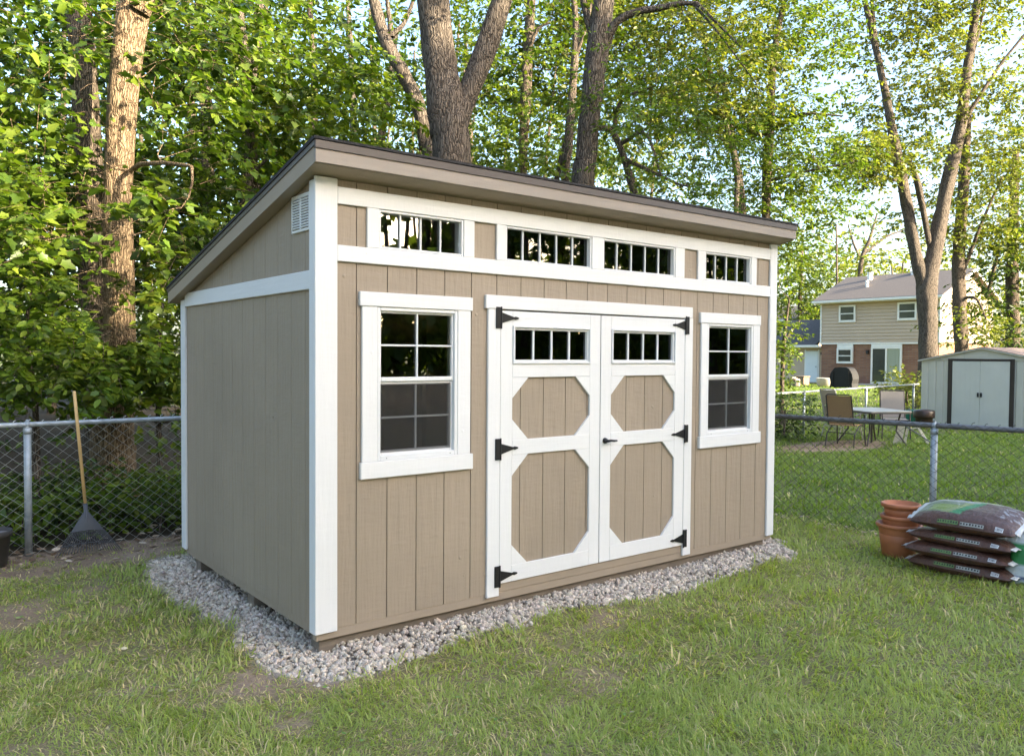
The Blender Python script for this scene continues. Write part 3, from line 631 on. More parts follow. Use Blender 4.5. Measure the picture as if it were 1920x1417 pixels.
def tube_np(P, r, n, rough=0.0, seed=0):
    m = len(P); t = np.gradient(P, axis=0); t /= np.linalg.norm(t, axis=1)[:, None]+1e-9; a = np.array([1., .13, 0]); V = []
    for i in range(m):
        a = a-t[i]*(a@t[i]); a /= np.linalg.norm(a)+1e-9; b = np.cross(t[i], a); q = 2*np.pi*np.arange(n)/n
        rr = r[i]*(1+rough*(vnoise(np.cos(q)*2+seed, np.sin(q)*2+i*.35, .8, 8)-.5))
        V.append(P[i]+rr[:, None]*(np.cos(q)[:, None]*a+np.sin(q)[:, None]*b))
    k = np.arange(n); i = np.arange(m-1)[:, None]
    F = np.stack([i*n+k, i*n+(k+1) % n, (i+1)*n+(k+1) % n, (i+1)*n+k], -1).reshape(-1, 4)
    return np.concatenate(V), F
LEAFDATA = {}
def leaf_data(pal, ci, tpl):
    k = (pal, ci, id(tpl))
    if k not in LEAFDATA:
        V, F, K = leaf_geo(np.zeros((1, 3)), np.array([[1., 0, 0]]), np.array([[0, 0, 1.]]), np.ones(1), tpl)
        o = np_mesh('leaf', V, [F], leaf_m, None, col=np.repeat(np.array([PAL[pal][ci]])*.88, K, 0)); LEAFDATA[k] = o.data; bpy.data.objects.remove(o)
    return LEAFDATA[k]
CLEAR = []
def tree(name, label, bark, stems, zones, pal='mid', tpl=OVAL, leaf_n=9, leaf_size=.1, spray=.45, cat='tree', group=None, base=True, tilt=.55, twig_r=.004, dens=1.0, single=0):
    """stems: lists of (px, py, depth, width_px); zones: (px0,py0,px1,py1,d0,d1,blobs,sprays per blob,blob radius)"""
    pts = []; mains = []
    for st in stems:
        P = np.array([[*at(a, b, d), wdt*d/FOC/2] for a, b, d, wdt in st]); mains.append(P)
    p0 = mains[0][0]; t = thing(name, label, cat, (p0[0], p0[1], G), group)
    for k, P in enumerate(mains):
        if k == 0 and base:
            e = P[0].copy(); e[2] = G-.1; e[3] *= 1.35; m_ = P[0].copy(); m_[2] = G+.25; m_[3] *= 1.12
            P = np.vstack([e, m_, P] if P[0][2] > G+.5 else [e, P])
        Q = smooth(P, max(8, int(np.linalg.norm(P[-1, :3]-P[0, :3])/.16))); V, F = tube_np(Q[:, :3], np.maximum(Q[:, 3], .004), 16 if P[:, 3].max() > .08 else 8, .22, k*3.1)
        np_mesh('trunk' if k == 0 else 'limb', V, [F], bark, t, smooth=True); pts.append(Q)
    A = np.vstack(pts); tws = []; C, Ax, N, S_ = [], [], [], []; brV, brF, off = [], [], 0
    for z in zones:
        x0, y0, x1, y1, d0, d1, nb, ns, br = z[:9]
        cs = np.array([at(R.uniform(x0, x1), R.uniform(y0, y1), R.uniform(d0, d1)) for _ in range(nb)]); cs = cs[cs[:, 2] > G+.12]
        dm = np.sqrt(((cs[:, None]-A[None, :, :3])**2).sum(2).min(1)) if len(cs) else []
        cs = cs[np.argsort(dm)]; cs = cs[vnoise(cs[:, 0]+.6*cs[:, 2], cs[:, 1]+.8*cs[:, 2], .8, 19) > .30] if len(cs) > 12 else cs
        for c in cs:
            w_ = ((A[:, :3]-c)**2).sum(1)+2.5*np.maximum(A[:, 2]-c[2]+.2, 0)**2; w_ = np.where(A[:, 3] > .05, w_*1.6+.25, w_)
            j = np.argmin(w_); o = A[j, :3]; v = c-o; dist = np.linalg.norm(v)+1e-6
            mid = o+v*.5+R.normal(0, .09, 3)*dist-np.array([0, 0, .08*dist])
            if dist > .12:
                Q = smooth(np.vstack([o, mid, c]), 9); rr = np.linspace(min(A[j, 3]*.55, .006+.008*dist), .003, 9); V, F = tube_np(Q, rr, 5); brV.append(V); brF.append(F+off); off += len(V)
                A = np.vstack([A, np.hstack([Q[2:], rr[2:, None]])])
            k = max(1, int(ns*dens*R.uniform(.6, 1.3))); p = c+R.normal(0, 1, (k, 3))*br*np.array([1, 1, .5])
            dr = (p-c)*.8+v/dist*br*.8+R.normal(0, .25, (k, 3))*br; dr[:, 2] *= .45; q = sprays(p, dr+1e-4, leaf_n, spray, leaf_size, tilt=tilt)
            gv = R.uniform(.8, 1.2)
            C.append(q[0]); Ax.append(q[1]); N.append(q[2]); S_.append(q[3]); tws.append(q[4])
    if C:
        C = np.concatenate(C); Ax = np.concatenate(Ax); N = np.concatenate(N); S_ = np.concatenate(S_); keep = np.ones(len(C), bool)
        for P, dens, za, zb in CLEAR:                       # boughs leave the big trunk's sunny side open
            for sdir, wd2 in ((CAM[None]-P[:, :3], .05), (np.repeat(np.array(sd)[None]*20, len(P), 0), .03)):
                for (p_, r_), dv in zip(zip(P[:, :3], P[:, 3]), sdir):
                    if za <= p_[2] <= zb:
                        u = dv/np.linalg.norm(dv); v = C-p_; tt = v@u; e_ = np.linalg.norm(v-tt[:, None]*u, axis=1)
                        keep &= ~((tt > 0) & (tt < 6) & (e_ < r_+wd2) & (vnoise(C[:, 0]*1.0+C[:, 2], C[:, 1]+C[:, 2], .28, 71) < dens))
        C, Ax, N, S_ = C[keep], Ax[keep], N[keep], S_[keep]
        pa = np.array(PAL[pal]); ci = R.integers(0, len(pa), len(C)); col = pa[ci]*R.uniform(.75, 1.25, (len(C), 1)); bl = vnoise(C[:, 0]+C[:, 2]*.7, C[:, 1]-C[:, 2]*.6, .7, 63); col *= (.75+.5*bl)[:, None]
        rest = np.ones(len(C), bool)
        if single:                                          # the leaves that show largest are objects of their own
            rel = C-CAM; dd = rel@FW; hx_ = 960+FOC*(rel@RT)/dd; hy_ = 708-FOC*(rel@UP)/dd
            sc_ = S_/dd*((hx_ > 5) & (hx_ < 330) & (hy_ > 5) & (hy_ < 1000) & (dd > 7.5)); pick = np.argsort(-sc_)[:single]; rest[pick] = False
            for q in pick:
                me = leaf_data(pal, int(ci[q]), tpl); lo_ = bpy.data.objects.new('leaf', me); COL.objects.link(lo_); lo_.parent = t
                a_ = Ax[q]/np.linalg.norm(Ax[q]); b_ = np.cross(N[q], a_); b_ /= np.linalg.norm(b_)+1e-9; m_ = np.cross(a_, b_); s_ = S_[q]; l_ = C[q]-ORG[t.name]
                lo_.matrix_basis = Matrix([[a_[k]*s_, b_[k]*s_, m_[k]*s_, l_[k]] for k in range(3)]+[[0, 0, 0, 1]])
        V, F, K = leaf_geo(C[rest], Ax[rest], N[rest], S_[rest], tpl)
        np_mesh('crown', V, [F], leaf_m, t, col=np.repeat(col[rest], K, 0), kind='stuff')
        tv, tf = twig_mesh(np.concatenate(tws), twig_r)
        if brV: tf = np.vstack([tf, np.concatenate(brF)+len(tv)]); tv = np.vstack([tv, np.concatenate(brV)])
        np_mesh('branches', tv, [tf], bark, t, kind='stuff')
    return t

_t = [(224, 640, 9.6, 60), (222, 400, 9.6, 50), (232, 180, 9.6, 52), (258, -60, 9.6, 60)]
_q = smooth(np.array([[*at(a, b, d), wdt*d/FOC/2] for a, b, d, wdt in _t]), 26)
CLEAR += [(_q, .72, 3.6, 9.), (_q, .78, 1.9, 3.25)]
_t = [(178, 560, 10.3, 46), (172, 380, 10.3, 44), (158, 150, 10.3, 42)]
CLEAR += [(smooth(np.array([[*at(a, b, d), wdt*d/FOC/2] for a, b, d, wdt in _t]), 16), .6, 2.2, 9.)]
# left edge: the sunlit maple pair by the rake
tree('maple_tree', 'thick sunlit maple trunk with broad leaves rising behind the rake', bark_a,
     [[(212, 800, 9.6, 74), (224, 640, 9.6, 60), (222, 400, 9.6, 50), (232, 180, 9.6, 52), (258, -60, 9.6, 60)],
      [(258, 20, 9.55, 48), (285, -40, 9.5, 30), (320, -140, 9.3, 20)],
      [(245, 320, 9.5, 9), (275, 305, 9.2, 9), (345, 310, 8.9, 7), (360, 315, 8.8, 6), (358, 360, 8.75, 4), (340, 390, 8.7, 2)],
      [(200, 470, 9.4, 8), (150, 440, 9.1, 7), (160, 420, 8.9, 5), (190, 412, 8.8, 3)],
      [(205, 480, 9.4, 8), (120, 440, 9.0, 6), (60, 450, 8.6, 5), (0, 470, 8.3, 3)]],
     [(-90, -60, 150, 60, 8.6, 10.5, 10, 10, .4), (-90, 80, 130, 400, 8.2, 10, 22, 10, .36), (40, 220, 190, 330, 8.8, 10, 7, 9, .3), (-60, 300, 170, 470, 8.0, 9.2, 14, 11, .34), (145, 30, 225, 115, 8.7, 9.2, 4, 9, .22), (280, -60, 420, 130, 8.8, 10.4, 12, 10, .36), (270, 120, 410, 300, 9.0, 10.4, 13, 9, .33),
      (165, 360, 350, 410, 8.4, 9.0, 7, 10, .2), (250, 370, 330, 520, 8.6, 9.6, 7, 9, .28), (-60, 400, 140, 520, 7.8, 8.8, 10, 11, .36)], 'maple', MAPLE, 9, .115, .42, single=300)
tree('maple_tree', 'dark shaded twin trunk close behind the sunlit maple trunk', bark_c,
     [[(196, 800, 10.3, 70), (182, 600, 10.3, 54), (172, 380, 10.3, 48), (158, 150, 10.3, 46), (140, -60, 10.3, 42)]],
     [(-80, -80, 140, 260, 10.4, 12, 14, 11, .45), (60, 240, 420, 560, 10.6, 12.2, 30, 11, .45), (-80, 260, 160, 560, 10.4, 12, 20, 11, .45), (180, -60, 420, 240, 10.6, 12.5, 14, 11, .45)], 'deep', MAPLE, 9, .12, .42, dens=1.5)
# understory over the fence
tree('maple_sapling', 'shaded young sapling with dense oval leaves spreading over the left fence', bark_b,
     [[(70, 900, 8.3, 14), (66, 760, 8.3, 11), (50, 620, 8.2, 8), (60, 540, 8.1, 5)]],
     [(-70, 540, 190, 700, 7.5, 8.4, 26, 11, .22), (-60, 680, 110, 760, 7.6, 8.3, 9, 10, .2), (120, 600, 250, 740, 7.8, 8.8, 12, 10, .2)], 'maple', OVAL, 12, .095, .36, single=300)
tree('maple_sapling', 'bushy sapling between the maple trunk and the shed wall', bark_b,
     [[(300, 880, 9.0, 12), (296, 700, 9.0, 9), (305, 560, 9.0, 5)]],
     [(252, 500, 345, 760, 8.6, 9.4, 22, 10, .2), (230, 640, 330, 760, 8.4, 8.9, 8, 9, .18), (300, 420, 420, 560, 9.2, 10.5, 14, 10, .3)], 'mid', MAPLE, 9, .105, .34, single=300)
for (px, py, d, hgt, lab) in [(300, 1000, 8.45, .5, 'leafy low shrub behind the fence next to the shed corner'), (205, 1000, 8.8, .3, 'small weedy shrub behind the rake handle'), (40, 1015, 8.1, .35, 'weedy shrub behind the leftmost fence post'), (-60, 1015, 8.0, .4, 'weedy shrub at the left end of the fence'), (130, 1005, 9.5, .45, 'shrub at the foot of the dark maple trunk')]:
    p = on(px, py, 2, G); d = (p-CAM)@FW; pxh = hgt*FOC/d
    tree('shrub', lab, bark_c, [[(px, py, d, 5), (px+3, py-pxh*.6, d, 3)]], [(px-70, py-pxh*1.2, px+70, py-15, d+.15, d+.9, 13, 9, .13)], 'mid' if hgt != .45 else 'deep', OVAL, 8, .075, .22, cat='shrub', base=False, tilt=.4)
# dark wood between the maple and the big fork
tree('double_trunk_tree', 'slim tree with two pale stems left of the roof peak', bark_b,
     [[(462, 480, 13, 26), (463, 380, 13, 24), (470, 200, 13, 20), (438, -40, 13, 16)], [(482, 480, 13.1, 24), (480, 370, 13.1, 20), (470, 190, 13.1, 18), (492, -40, 13.1, 16)], [(468, 330, 13, 8), (500, 300, 12.8, 5), (520, 290, 12.7, 3)]],
     [(340, -60, 600, 120, 12, 14.5, 16, 11, .5), (360, 120, 640, 330, 12.4, 14.5, 20, 11, .5), (330, 280, 560, 480, 12, 14.5, 20, 11, .5), (520, 60, 680, 260, 11.5, 13, 12, 11, .45)], 'mid', MAPLE, 10, .115, .45, dens=1.5)
tree('tree', 'tall dark leafy tree behind the double pale stems', bark_c, [[(380, 560, 15.5, 26), (390, 300, 15.5, 22), (375, 0, 15.5, 18)], [(575, 400, 16, 18), (590, 200, 16, 14), (580, 0, 16, 10)]],
     [(300, -80, 700, 140, 15, 18, 22, 11, .6), (260, 140, 640, 480, 14.8, 18, 40, 11, .6), (-80, 300, 300, 800, 13, 16, 40, 11, .6)], 'deep', OVAL, 12, .14, .5, dens=1.8)
tree('curved_tree', 'crooked tree leaning left behind the roof edge', bark_b,
     [[(808, 330, 14, 32), (798, 270, 14, 29), (785, 200, 14, 27), (752, 130, 14, 26), (722, 75, 14, 24), (690, -40, 14, 20)], [(735, 70, 14, 12), (728, 20, 14, 8), (722, -40, 14, 6)], [(735, 66, 14, 12), (760, 40, 14, 9), (785, -30, 14, 6)], [(715, 330, 18, 18), (716, 250, 18, 16), (732, 150, 18, 14), (742, 60, 18, 10)], [(660, 330, 20, 14), (662, 180, 20, 12), (650, -30, 20, 8)]],
     [(640, 160, 800, 300, 14.5, 18, 16, 10, .5), (600, -60, 720, 80, 14, 18, 6, 8, .5), (720, -40, 800, 120, 15, 18, 6, 9, .5)], 'mid', OVAL, 11, .10, .4, dens=1.4)
tree('forked_tree', 'big grey trunk forking into two heavy limbs above the roof', bark_b,
     [[(846, 330, 11, 72), (842, 240, 11, 76), (836, 190, 11, 72), (822, 100, 11, 60), (806, -60, 11, 62)], [(846, 250, 11, 54), (868, 195, 11.05, 44), (905, 110, 11.05, 42), (955, -40, 11.05, 38)]],
     [(860, -60, 1080, 60, 11.5, 14, 8, 9, .5), (780, -90, 980, -20, 10, 12, 8, 9, .5)], 'mid', OVAL, 9, .10, .4)
tree('tree', 'leafy tree filling the gap right of the forked trunk', bark_c, [[(980, 340, 15.5, 16), (985, 200, 15.5, 20), (992, 60, 15.5, 18), (1000, -40, 15.5, 14)], [(978, 150, 15.5, 10), (1005, 60, 15.3, 7), (1040, 40, 15.2, 4)]],
     [(860, 100, 1080, 240, 14.5, 18, 32, 11, .5), (840, 230, 1060, 340, 13.5, 17, 28, 11, .45), (880, -60, 1080, 100, 15, 18, 24, 10, .5)], 'mid', OVAL, 13, .10, .4, dens=2.2)
tree('upright_tree', 'straight grey trunk with an arching right limb behind the roof middle', bark_b,
     [[(1092, 370, 11.5, 44), (1098, 300, 11.5, 42), (1108, 200, 11.5, 40), (1122, 80, 11.5, 42), (1140, -60, 11.5, 36)], [(1135, 90, 11.5, 20), (1150, 48, 11.4, 16), (1185, 25, 11.3, 14), (1240, 15, 11.2, 12), (1300, 5, 11.1, 9), (1330, 30, 11, 6), (1390, 90, 10.9, 3)], [(1112, 70, 11.5, 16), (1100, 30, 11.5, 14), (1085, -40, 11.5, 12)], [(1300, 8, 11.1, 6), (1345, 60, 11, 4), (1420, 160, 10.9, 2)]],
     [(1040, -70, 1200, 30, 10.5, 13, 5, 8, .45), (1230, -60, 1420, 60, 10.5, 12, 8, 8, .4)], 'gold', SLIM, 9, .09, .4)
tree('thin_tree', 'thin dark stem left of the straight grey trunk', bark_c, [[(1060, 370, 13.5, 14), (1066, 270, 13.5, 17), (1074, 160, 13.5, 15), (1080, 60, 13.5, 12), (1072, -40, 13.5, 10)], [(1040, 350, 13.6, 10), (1055, 290, 13.6, 12), (1066, 250, 13.5, 10)], [(1078, 110, 13.5, 8), (1100, 50, 13.4, 5), (1110, 0, 13.4, 4)]],
     [(1000, 220, 1110, 350, 13.2, 15, 9, 10, .4), (1020, 0, 1120, 120, 13.8, 16, 7, 9, .4)], 'mid', OVAL, 9, .095, .4)
tree('hornbeam', 'spreading tree with fine drooping green leaves over the roof middle', bark_c,
     [[(1190, 420, 11.8, 16), (1180, 330, 11.8, 14), (1150, 250, 11.8, 12), (1120, 240, 11.7, 10)], [(1150, 250, 11.8, 9), (1165, 190, 11.6, 7), (1230, 160, 11.3, 4)], [(1175, 300, 11.8, 8), (1260, 340, 11.2, 5), (1290, 350, 11, 3)], [(1165, 270, 11.8, 8), (1210, 250, 11.4, 6), (1240, 330, 11, 3)]],
     [(1090, 150, 1260, 230, 10.8, 12.2, 15, 10, .32), (1200, 100, 1360, 300, 10.8, 12.4, 26, 10, .36), (1210, 290, 1360, 410, 10.8, 12.2, 16, 10, .32), (1100, 180, 1180, 330, 12, 13, 6, 8, .3)], 'maple', SLIM, 16, .085, .42, tilt=.45)
tree('tree', 'yellow leafed tree catching the sun above the roof right half', bark_c, [[(1380, 420, 17, 10), (1378, 300, 17, 12), (1330, 130, 17, 10), (1300, -40, 17, 8)], [(1395, 430, 17.5, 14), (1385, 330, 17.5, 16), (1375, 280, 17.5, 14), (1350, 120, 17.5, 8)]],
     [(1140, -70, 1420, 150, 15, 19, 95, 11, .32), (1200, 140, 1420, 260, 16, 19, 46, 10, .3), (1060, -60, 1180, 200, 15.5, 19, 34, 11, .3), (1100, 200, 1280, 330, 16, 20, 12, 10, .5)], 'gold', OVAL, 13, .11, .34, dens=1.6)
tree('tree', 'slender dark trunk standing just above the roof right end', bark_c, [[(1436, 430, 18, 17), (1438, 330, 18, 18), (1444, 220, 18, 16), (1452, 100, 18, 12), (1478, -40, 18, 9)], [(1440, 250, 18, 8), (1500, 215, 17.6, 5), (1580, 218, 17.2, 3)], [(1440, 340, 18, 7), (1520, 320, 17.5, 5), (1600, 305, 17, 3)]],
     [(1380, 180, 1540, 270, 17, 19, 24, 11, .28), (1430, -70, 1580, 130, 17, 20, 40, 10, .3), (1340, 280, 1460, 400, 17, 19, 20, 10, .28), (1460, 280, 1620, 400, 16.5, 19, 36, 11, .28)], 'mid', OVAL, 12, .10, .4, dens=1.6)
for _t in ([(1752, 470, 27, 28), (1778, 340, 27, 24), (1802, 230, 27, 20), (1815, 120, 27, 16), (1842, -60, 27, 12)], [(1716, 470, 27, 22), (1690, 330, 27, 20), (1672, 240, 27, 16), (1655, 150, 27, 13), (1612, -40, 27, 10)]):
    CLEAR.append((smooth(np.array([[*at(a, b, d), wdt*d/FOC/2] for a, b, d, wdt in _t]), 60), .62, 2.0, 30.))
# right: the two big garden trees behind the metal shed
tree('garden_tree', 'tall forked garden tree in front of the brick house', bark_b,
     [[(1740, 690, 27, 36), (1740, 600, 27, 33), (1738, 540, 27, 36), (1752, 470, 27, 28), (1778, 340, 27, 24), (1802, 230, 27, 20), (1815, 120, 27, 16), (1842, -60, 27, 12)],
      [(1735, 545, 27, 26), (1716, 470, 27, 22), (1690, 330, 27, 20), (1672, 240, 27, 16), (1655, 150, 27, 13), (1612, -40, 27, 10)], [(1655, 150, 27, 9), (1640, 60, 27, 8), (1632, -40, 27, 6)], [(1745, 470, 27, 9), (1722, 350, 26.5, 12), (1705, 300, 26.5, 6)], [(1690, 340, 27, 8), (1630, 330, 26.5, 5), (1580, 335, 26, 3)], [(1800, 240, 27, 9), (1870, 130, 26.8, 6), (1925, 60, 26.6, 4)], [(1800, 200, 27, 9), (1830, 80, 27, 6), (1850, 0, 27, 4)]],
     [(1560, -80, 1720, 120, 25.5, 29, 40, 9, .34), (1700, -60, 1920, 160, 25.5, 29, 92, 10, .36), (1600, 140, 1800, 330, 25.5, 29, 52, 10, .34), (1740, 150, 1930, 300, 25.5, 29, 50, 10, .34), (1580, 260, 1700, 340, 25, 27, 28, 11, .3)], 'gold', OVAL, 12, .135, .42, dens=1.45)
tree('garden_tree', 'second garden tree behind the metal shed roof', bark_c,
     [[(1806, 690, 29, 26), (1800, 600, 29, 24), (1798, 470, 29, 22), (1808, 330, 29, 18), (1815, 200, 29, 12)], [(1802, 520, 29, 8), (1840, 420, 28.5, 6), (1880, 330, 28.3, 4)], [(1800, 560, 29, 7), (1830, 560, 28.5, 5), (1850, 600, 28.2, 3)]],
     [(1760, 280, 1930, 470, 27.5, 31, 70, 10, .36), (1700, 380, 1800, 470, 28, 30, 10, 9, .5), (1790, 560, 1860, 640, 28, 30, 10, 10, .4)], 'gold', OVAL, 12, .135, .42, dens=1.45)
tree('evergreen_tree', 'dark dense tree at the right end behind the metal shed', bark_c, [[(1900, 690, 31, 26), (1898, 480, 31, 20), (1905, 280, 31, 12)], [(1850, 560, 31, 8), (1875, 460, 31, 5)]],
     [(1835, 400, 1960, 660, 29.5, 32, 46, 13, .6), (1860, 230, 1960, 420, 30, 32, 18, 11, .6)], 'deep', SLIM, 14, .2, .6)
tree('tree', 'low rounded green tree left of the brick house', bark_c, [[(1500, 680, 66, 9), (1500, 560, 66, 7), (1505, 440, 66, 4)]], [(1440, 430, 1560, 640, 63, 69, 60, 14, 1.2)], 'mid', OVAL, 12, .24, .9, dens=1.8)
tree('tree', 'small leafy tree hanging beside the shed right corner', bark_c, [[(1466, 740, 20, 9), (1470, 640, 20, 7), (1480, 560, 20, 4)], [(1470, 640, 20, 5), (1500, 600, 20, 3)]], [(1435, 600, 1466, 730, 19, 21, 22, 11, .2), (1440, 420, 1515, 500, 19, 21.5, 20, 11, .4)], 'mid', OVAL, 11, .11, .36, dens=1.4)
tree('bare_tree', 'thin leaved tree with open branches rising behind the house roof', bark_b, [[(1612, 560, 64, 9), (1615, 490, 64, 8), (1630, 450, 64, 6), (1645, 400, 64, 3)], [(1615, 490, 64, 5), (1600, 455, 64, 4), (1590, 420, 64, 2)], [(1615, 480, 64, 5), (1660, 445, 64, 4), (1700, 430, 64, 2)], [(1570, 560, 60, 4), (1568, 420, 60, 3)]], [(1560, 410, 1740, 520, 62, 68, 34, 10, 1.3)], 'gold', OVAL, 9, .3, 1.0)
tree('shrub', 'yellow flowering bush in front of the metal shed left corner', bark_c, [[(1700, 760, 24, 6), (1700, 730, 24, 4)]], [(1678, 700, 1722, 790, 23.4, 24.6, 20, 12, .2)], 'gold', OVAL, 8, .12, .3, cat='shrub', base=False)
tree('shrub', 'brushy shrub on the far fence beside the shed corner', bark_c, [[(1470, 815, 16, 5), (1472, 770, 16, 3)]], [(1445, 745, 1500, 825, 15.8, 17, 18, 12, .15)], 'deep', SLIM, 9, .1, .25, cat='shrub', base=False)

# low greenery behind the back fence, and the woods beyond
def low_greens():
    n = 15000; x = R.uniform(-7, 3.5, n); y = 3.85+2.9*R.random(n)**1.3; k = fbm(x, y, .5, 97) > .40; x, y = x[k], y[k]; n = len(x)
    C = np.stack([x, y, G+.02+R.random(n)**1.6*(.25+.75*fbm(x, y, .8, 98))*.75], 1)
    V, F, K = leaf_geo(C, R.normal(0, 1, (n, 3))*np.array([1, 1, .4]), np.array([0, -.25, .9])+R.normal(0, .45, (n, 3)), R.uniform(.04, .10, n), [(0, 0), (.35, .30), (.75, .22), (1, 0)])
    pa = np.array(PAL['maple']); tag(np_mesh('undergrowth', V, [F], leaf_m, col=np.repeat(pa[R.integers(0, 4, n)]*R.uniform(.7, 1.15, (n, 1)), K, 0)), 'low leafy undergrowth on the woodland floor behind the back fence', 'undergrowth', kind='stuff')
low_greens()
# woods beyond, one mass; and the belt of trees behind the viewpoint that shades the yard
def wood_mass(name, label, boxes, size, pal, bark, trunks, gap=False):
    C = []; TV, TF, off = [], [], 0
    for (x0, x1, y0, y1, z0, z1, nblob, nl, br) in boxes:
        c = np.stack([R.uniform(x0, x1, nblob), R.uniform(y0, y1, nblob), z0+(z1-z0)*R.random(nblob)**.9], 1)
        C.append((c[:, None]+R.normal(0, 1, (nblob, nl, 3))*br*np.array([1, 1, .6])).reshape(-1, 3))
        for _ in range(trunks):
            x, y = R.uniform(x0, x1), R.uniform(y0, y1); h = z1*.95; r0 = R.uniform(.12, .28); P = smooth(np.array([(x, y, G-.1), (x+R.normal(0, .3), y, h*.5), (x+R.normal(0, .8), y+R.normal(0, .5), h)]), 8)
            V, F = tube_np(P, np.linspace(r0, r0*.3, 8), 7); TV.append(V); TF.append(F+off); off += len(V)
    C = np.concatenate(C); C = C[C[:, 2] > G+.05]
    if gap:                                                 # ragged openings between the crowns
        zc = 2.5+.172*(-C[:, 1]); dz = C[:, 2]-zc; k = (np.abs(dz) < 1.25) & (C[:, 0] > 4) & (vnoise(C[:, 0], C[:, 2]*1.4, 1.5, 5)*.6+vnoise(C[:, 0], C[:, 2], .5, 6)*.4 > .36+.006*np.clip(C[:, 0]-16, 0, 40)-.16*(C[:, 0] < 16)); C = C[~k]
    n = len(C)
    V, F, K = leaf_geo(C, R.normal(0, 1, (n, 3)), R.normal(0, .8, (n, 3))+np.array([0, 0, .7]), size*R.uniform(.6, 1.3, n), [(0, 0), (.45, .30), (1, 0)])
    pa = np.array(PAL[pal]); col = np.repeat(pa[R.integers(0, 4, n)]*R.uniform(.7, 1.2, (n, 1)), K, 0)
    me_l = np_mesh(name, V, [F], leaf_m, col=col); tag(me_l, label, 'woods', kind='stuff')
    if TV: np_mesh('trunks', np.concatenate(TV), [np.concatenate(TF)], bark, me_l, smooth=True, kind='stuff')
    return me_l
wood_mass('far_woods', 'dense green woods deep behind the fence and shed', [(-14, 22, 19, 30, 0, 8, 420, 42, .9), (-14, 30, 22, 36, 6, 17, 170, 40, 1.1), (-12, 6, 17, 24, 4, 15, 200, 42, 1.0), (-16, -6, 6, 20, 0, 10, 120, 42, .9), (-14, -9.5, -5, 7, 0, 8.5, 170, 40, .9)], .30, 'deep', bark_c, 12)  # last box: unseen trees added left of the yard to screen the sky
wood_mass('far_woods', 'lighter green tree crowns high behind the middle of the shed roof', [(4, 34, 22, 34, 3, 16, 330, 42, 1.0)], .26, 'mid', bark_c, 8)
wood_mass('far_woods', 'hazy yellow green treeline beyond the brick house', [(55, 110, 34, 80, 0, 13, 170, 40, 2.0), (62, 85, 5, 34, 0, 10, 130, 40, 1.6)], .6, 'gold', bark_c, 8)
wood_mass('tree_belt', 'belt of leafy trees behind the viewpoint, mirrored in the transom windows', [(-16, 52, -28, -21, .5, 11.2, 1150, 40, .95), (-16, 52, -25, -22, 7, 11.6, 420, 36, .8), (-10, 36, -20, -18.5, .3, 6.5, 420, 36, .8), (7, 18, -28, -21.5, 5.5, 11.9, 420, 40, .7), (15.6, 21.5, -28, -22, 10.5, 16, 360, 40, .8), (26, 50, -21, -6, 0, 7, 60, 40, .9)], .56, 'mid', bark_c, 16, True)

exec_later = []
# ================================================================== THINGS IN THE YARD
def terracotta(): return mat('terracotta_plastic', (.41, .15, .068), .5, .1, 5, spec=.4)
tm = terracotta(); pc = on(1684, 1041, 2, G)
def pot(r, h, z, dx, dy, label, rim=.035):
    c = (pc[0]+dx, pc[1]+dy, G+z)
    t = thing('plant_pot', label, 'plant pot', c, 'stacked clay coloured pots')
    prof = [(r*.66, 0), (r*.70, .006), (r*.80, h*.45), (r*.835, h*.66), (r*.825, h*.665), (r*.83, h*.68), (r*.9, h-rim*1.1)]
    MB().lathe(prof+[(r*.9, h-.01), (r*.86, h-.01), (r*.78, h*.5), (r*.62, .02)], c, 40).build('body', tm, t, smooth=True)
    MB().lathe([(r*.905, h-rim), (r*.97, h-rim*.95), (r, h-rim*.6), (r, h-rim*.25), (r*.97, h-.002), (r*.93, h), (r*.88, h-.004), (r*.865, h-.03)], c, 40).build('rim', tm, t, smooth=True)
    return t
pot(.185, .285, 0, 0, 0, 'large clay coloured pot at the bottom of the stack'); pot(.165, .27, .085, .012, -.01, 'middle clay coloured pot sunk into the large one'); pot(.160, .155, .30, .03, .0, 'small clay coloured pot on top of the stack')
# bags of soil
bag_m, bn, bb_ = newmat('soil_bag_film'); bb_.inputs['Roughness'].default_value = .28; bb_.inputs['Specular IOR Level'].default_value = .5
a = bn.nodes.new('ShaderNodeAttribute'); a.attribute_name = 'Col'; bn.links.new(a.outputs['Color'], bb_.inputs['Base Color'])
bump(bn, bb_, noise(bn, 14, (1, 2.5, 2), 5, rough=.65), .7, .02)
label_m = mat('white_label', (.72, .72, .72), .5, .03); ink_m = mat('label_ink', (.03, .03, .03), .6, .1); dull_m = mat('print_grey', (.42, .42, .38), .5, .05); greenp_m = mat('print_green', (.15, .26, .09), .5, .05); seam_m = mat('bag_seam', (.62, .62, .60), .5, .05)
BL, BW = .77, .46                                            # bag along -y and +x
def bag_h(u, v, h, seed):                                   # u along length -1..1, v across -1..1 -> half thickness
    e = np.clip(1-np.abs(u)**3.2, 0, 1)**.55*np.clip(1-np.abs(v)**4, 0, 1)**.5
    return h*e*(1+.22*(fbm(u*1.1, v*1.1, .5, seed)-.5))
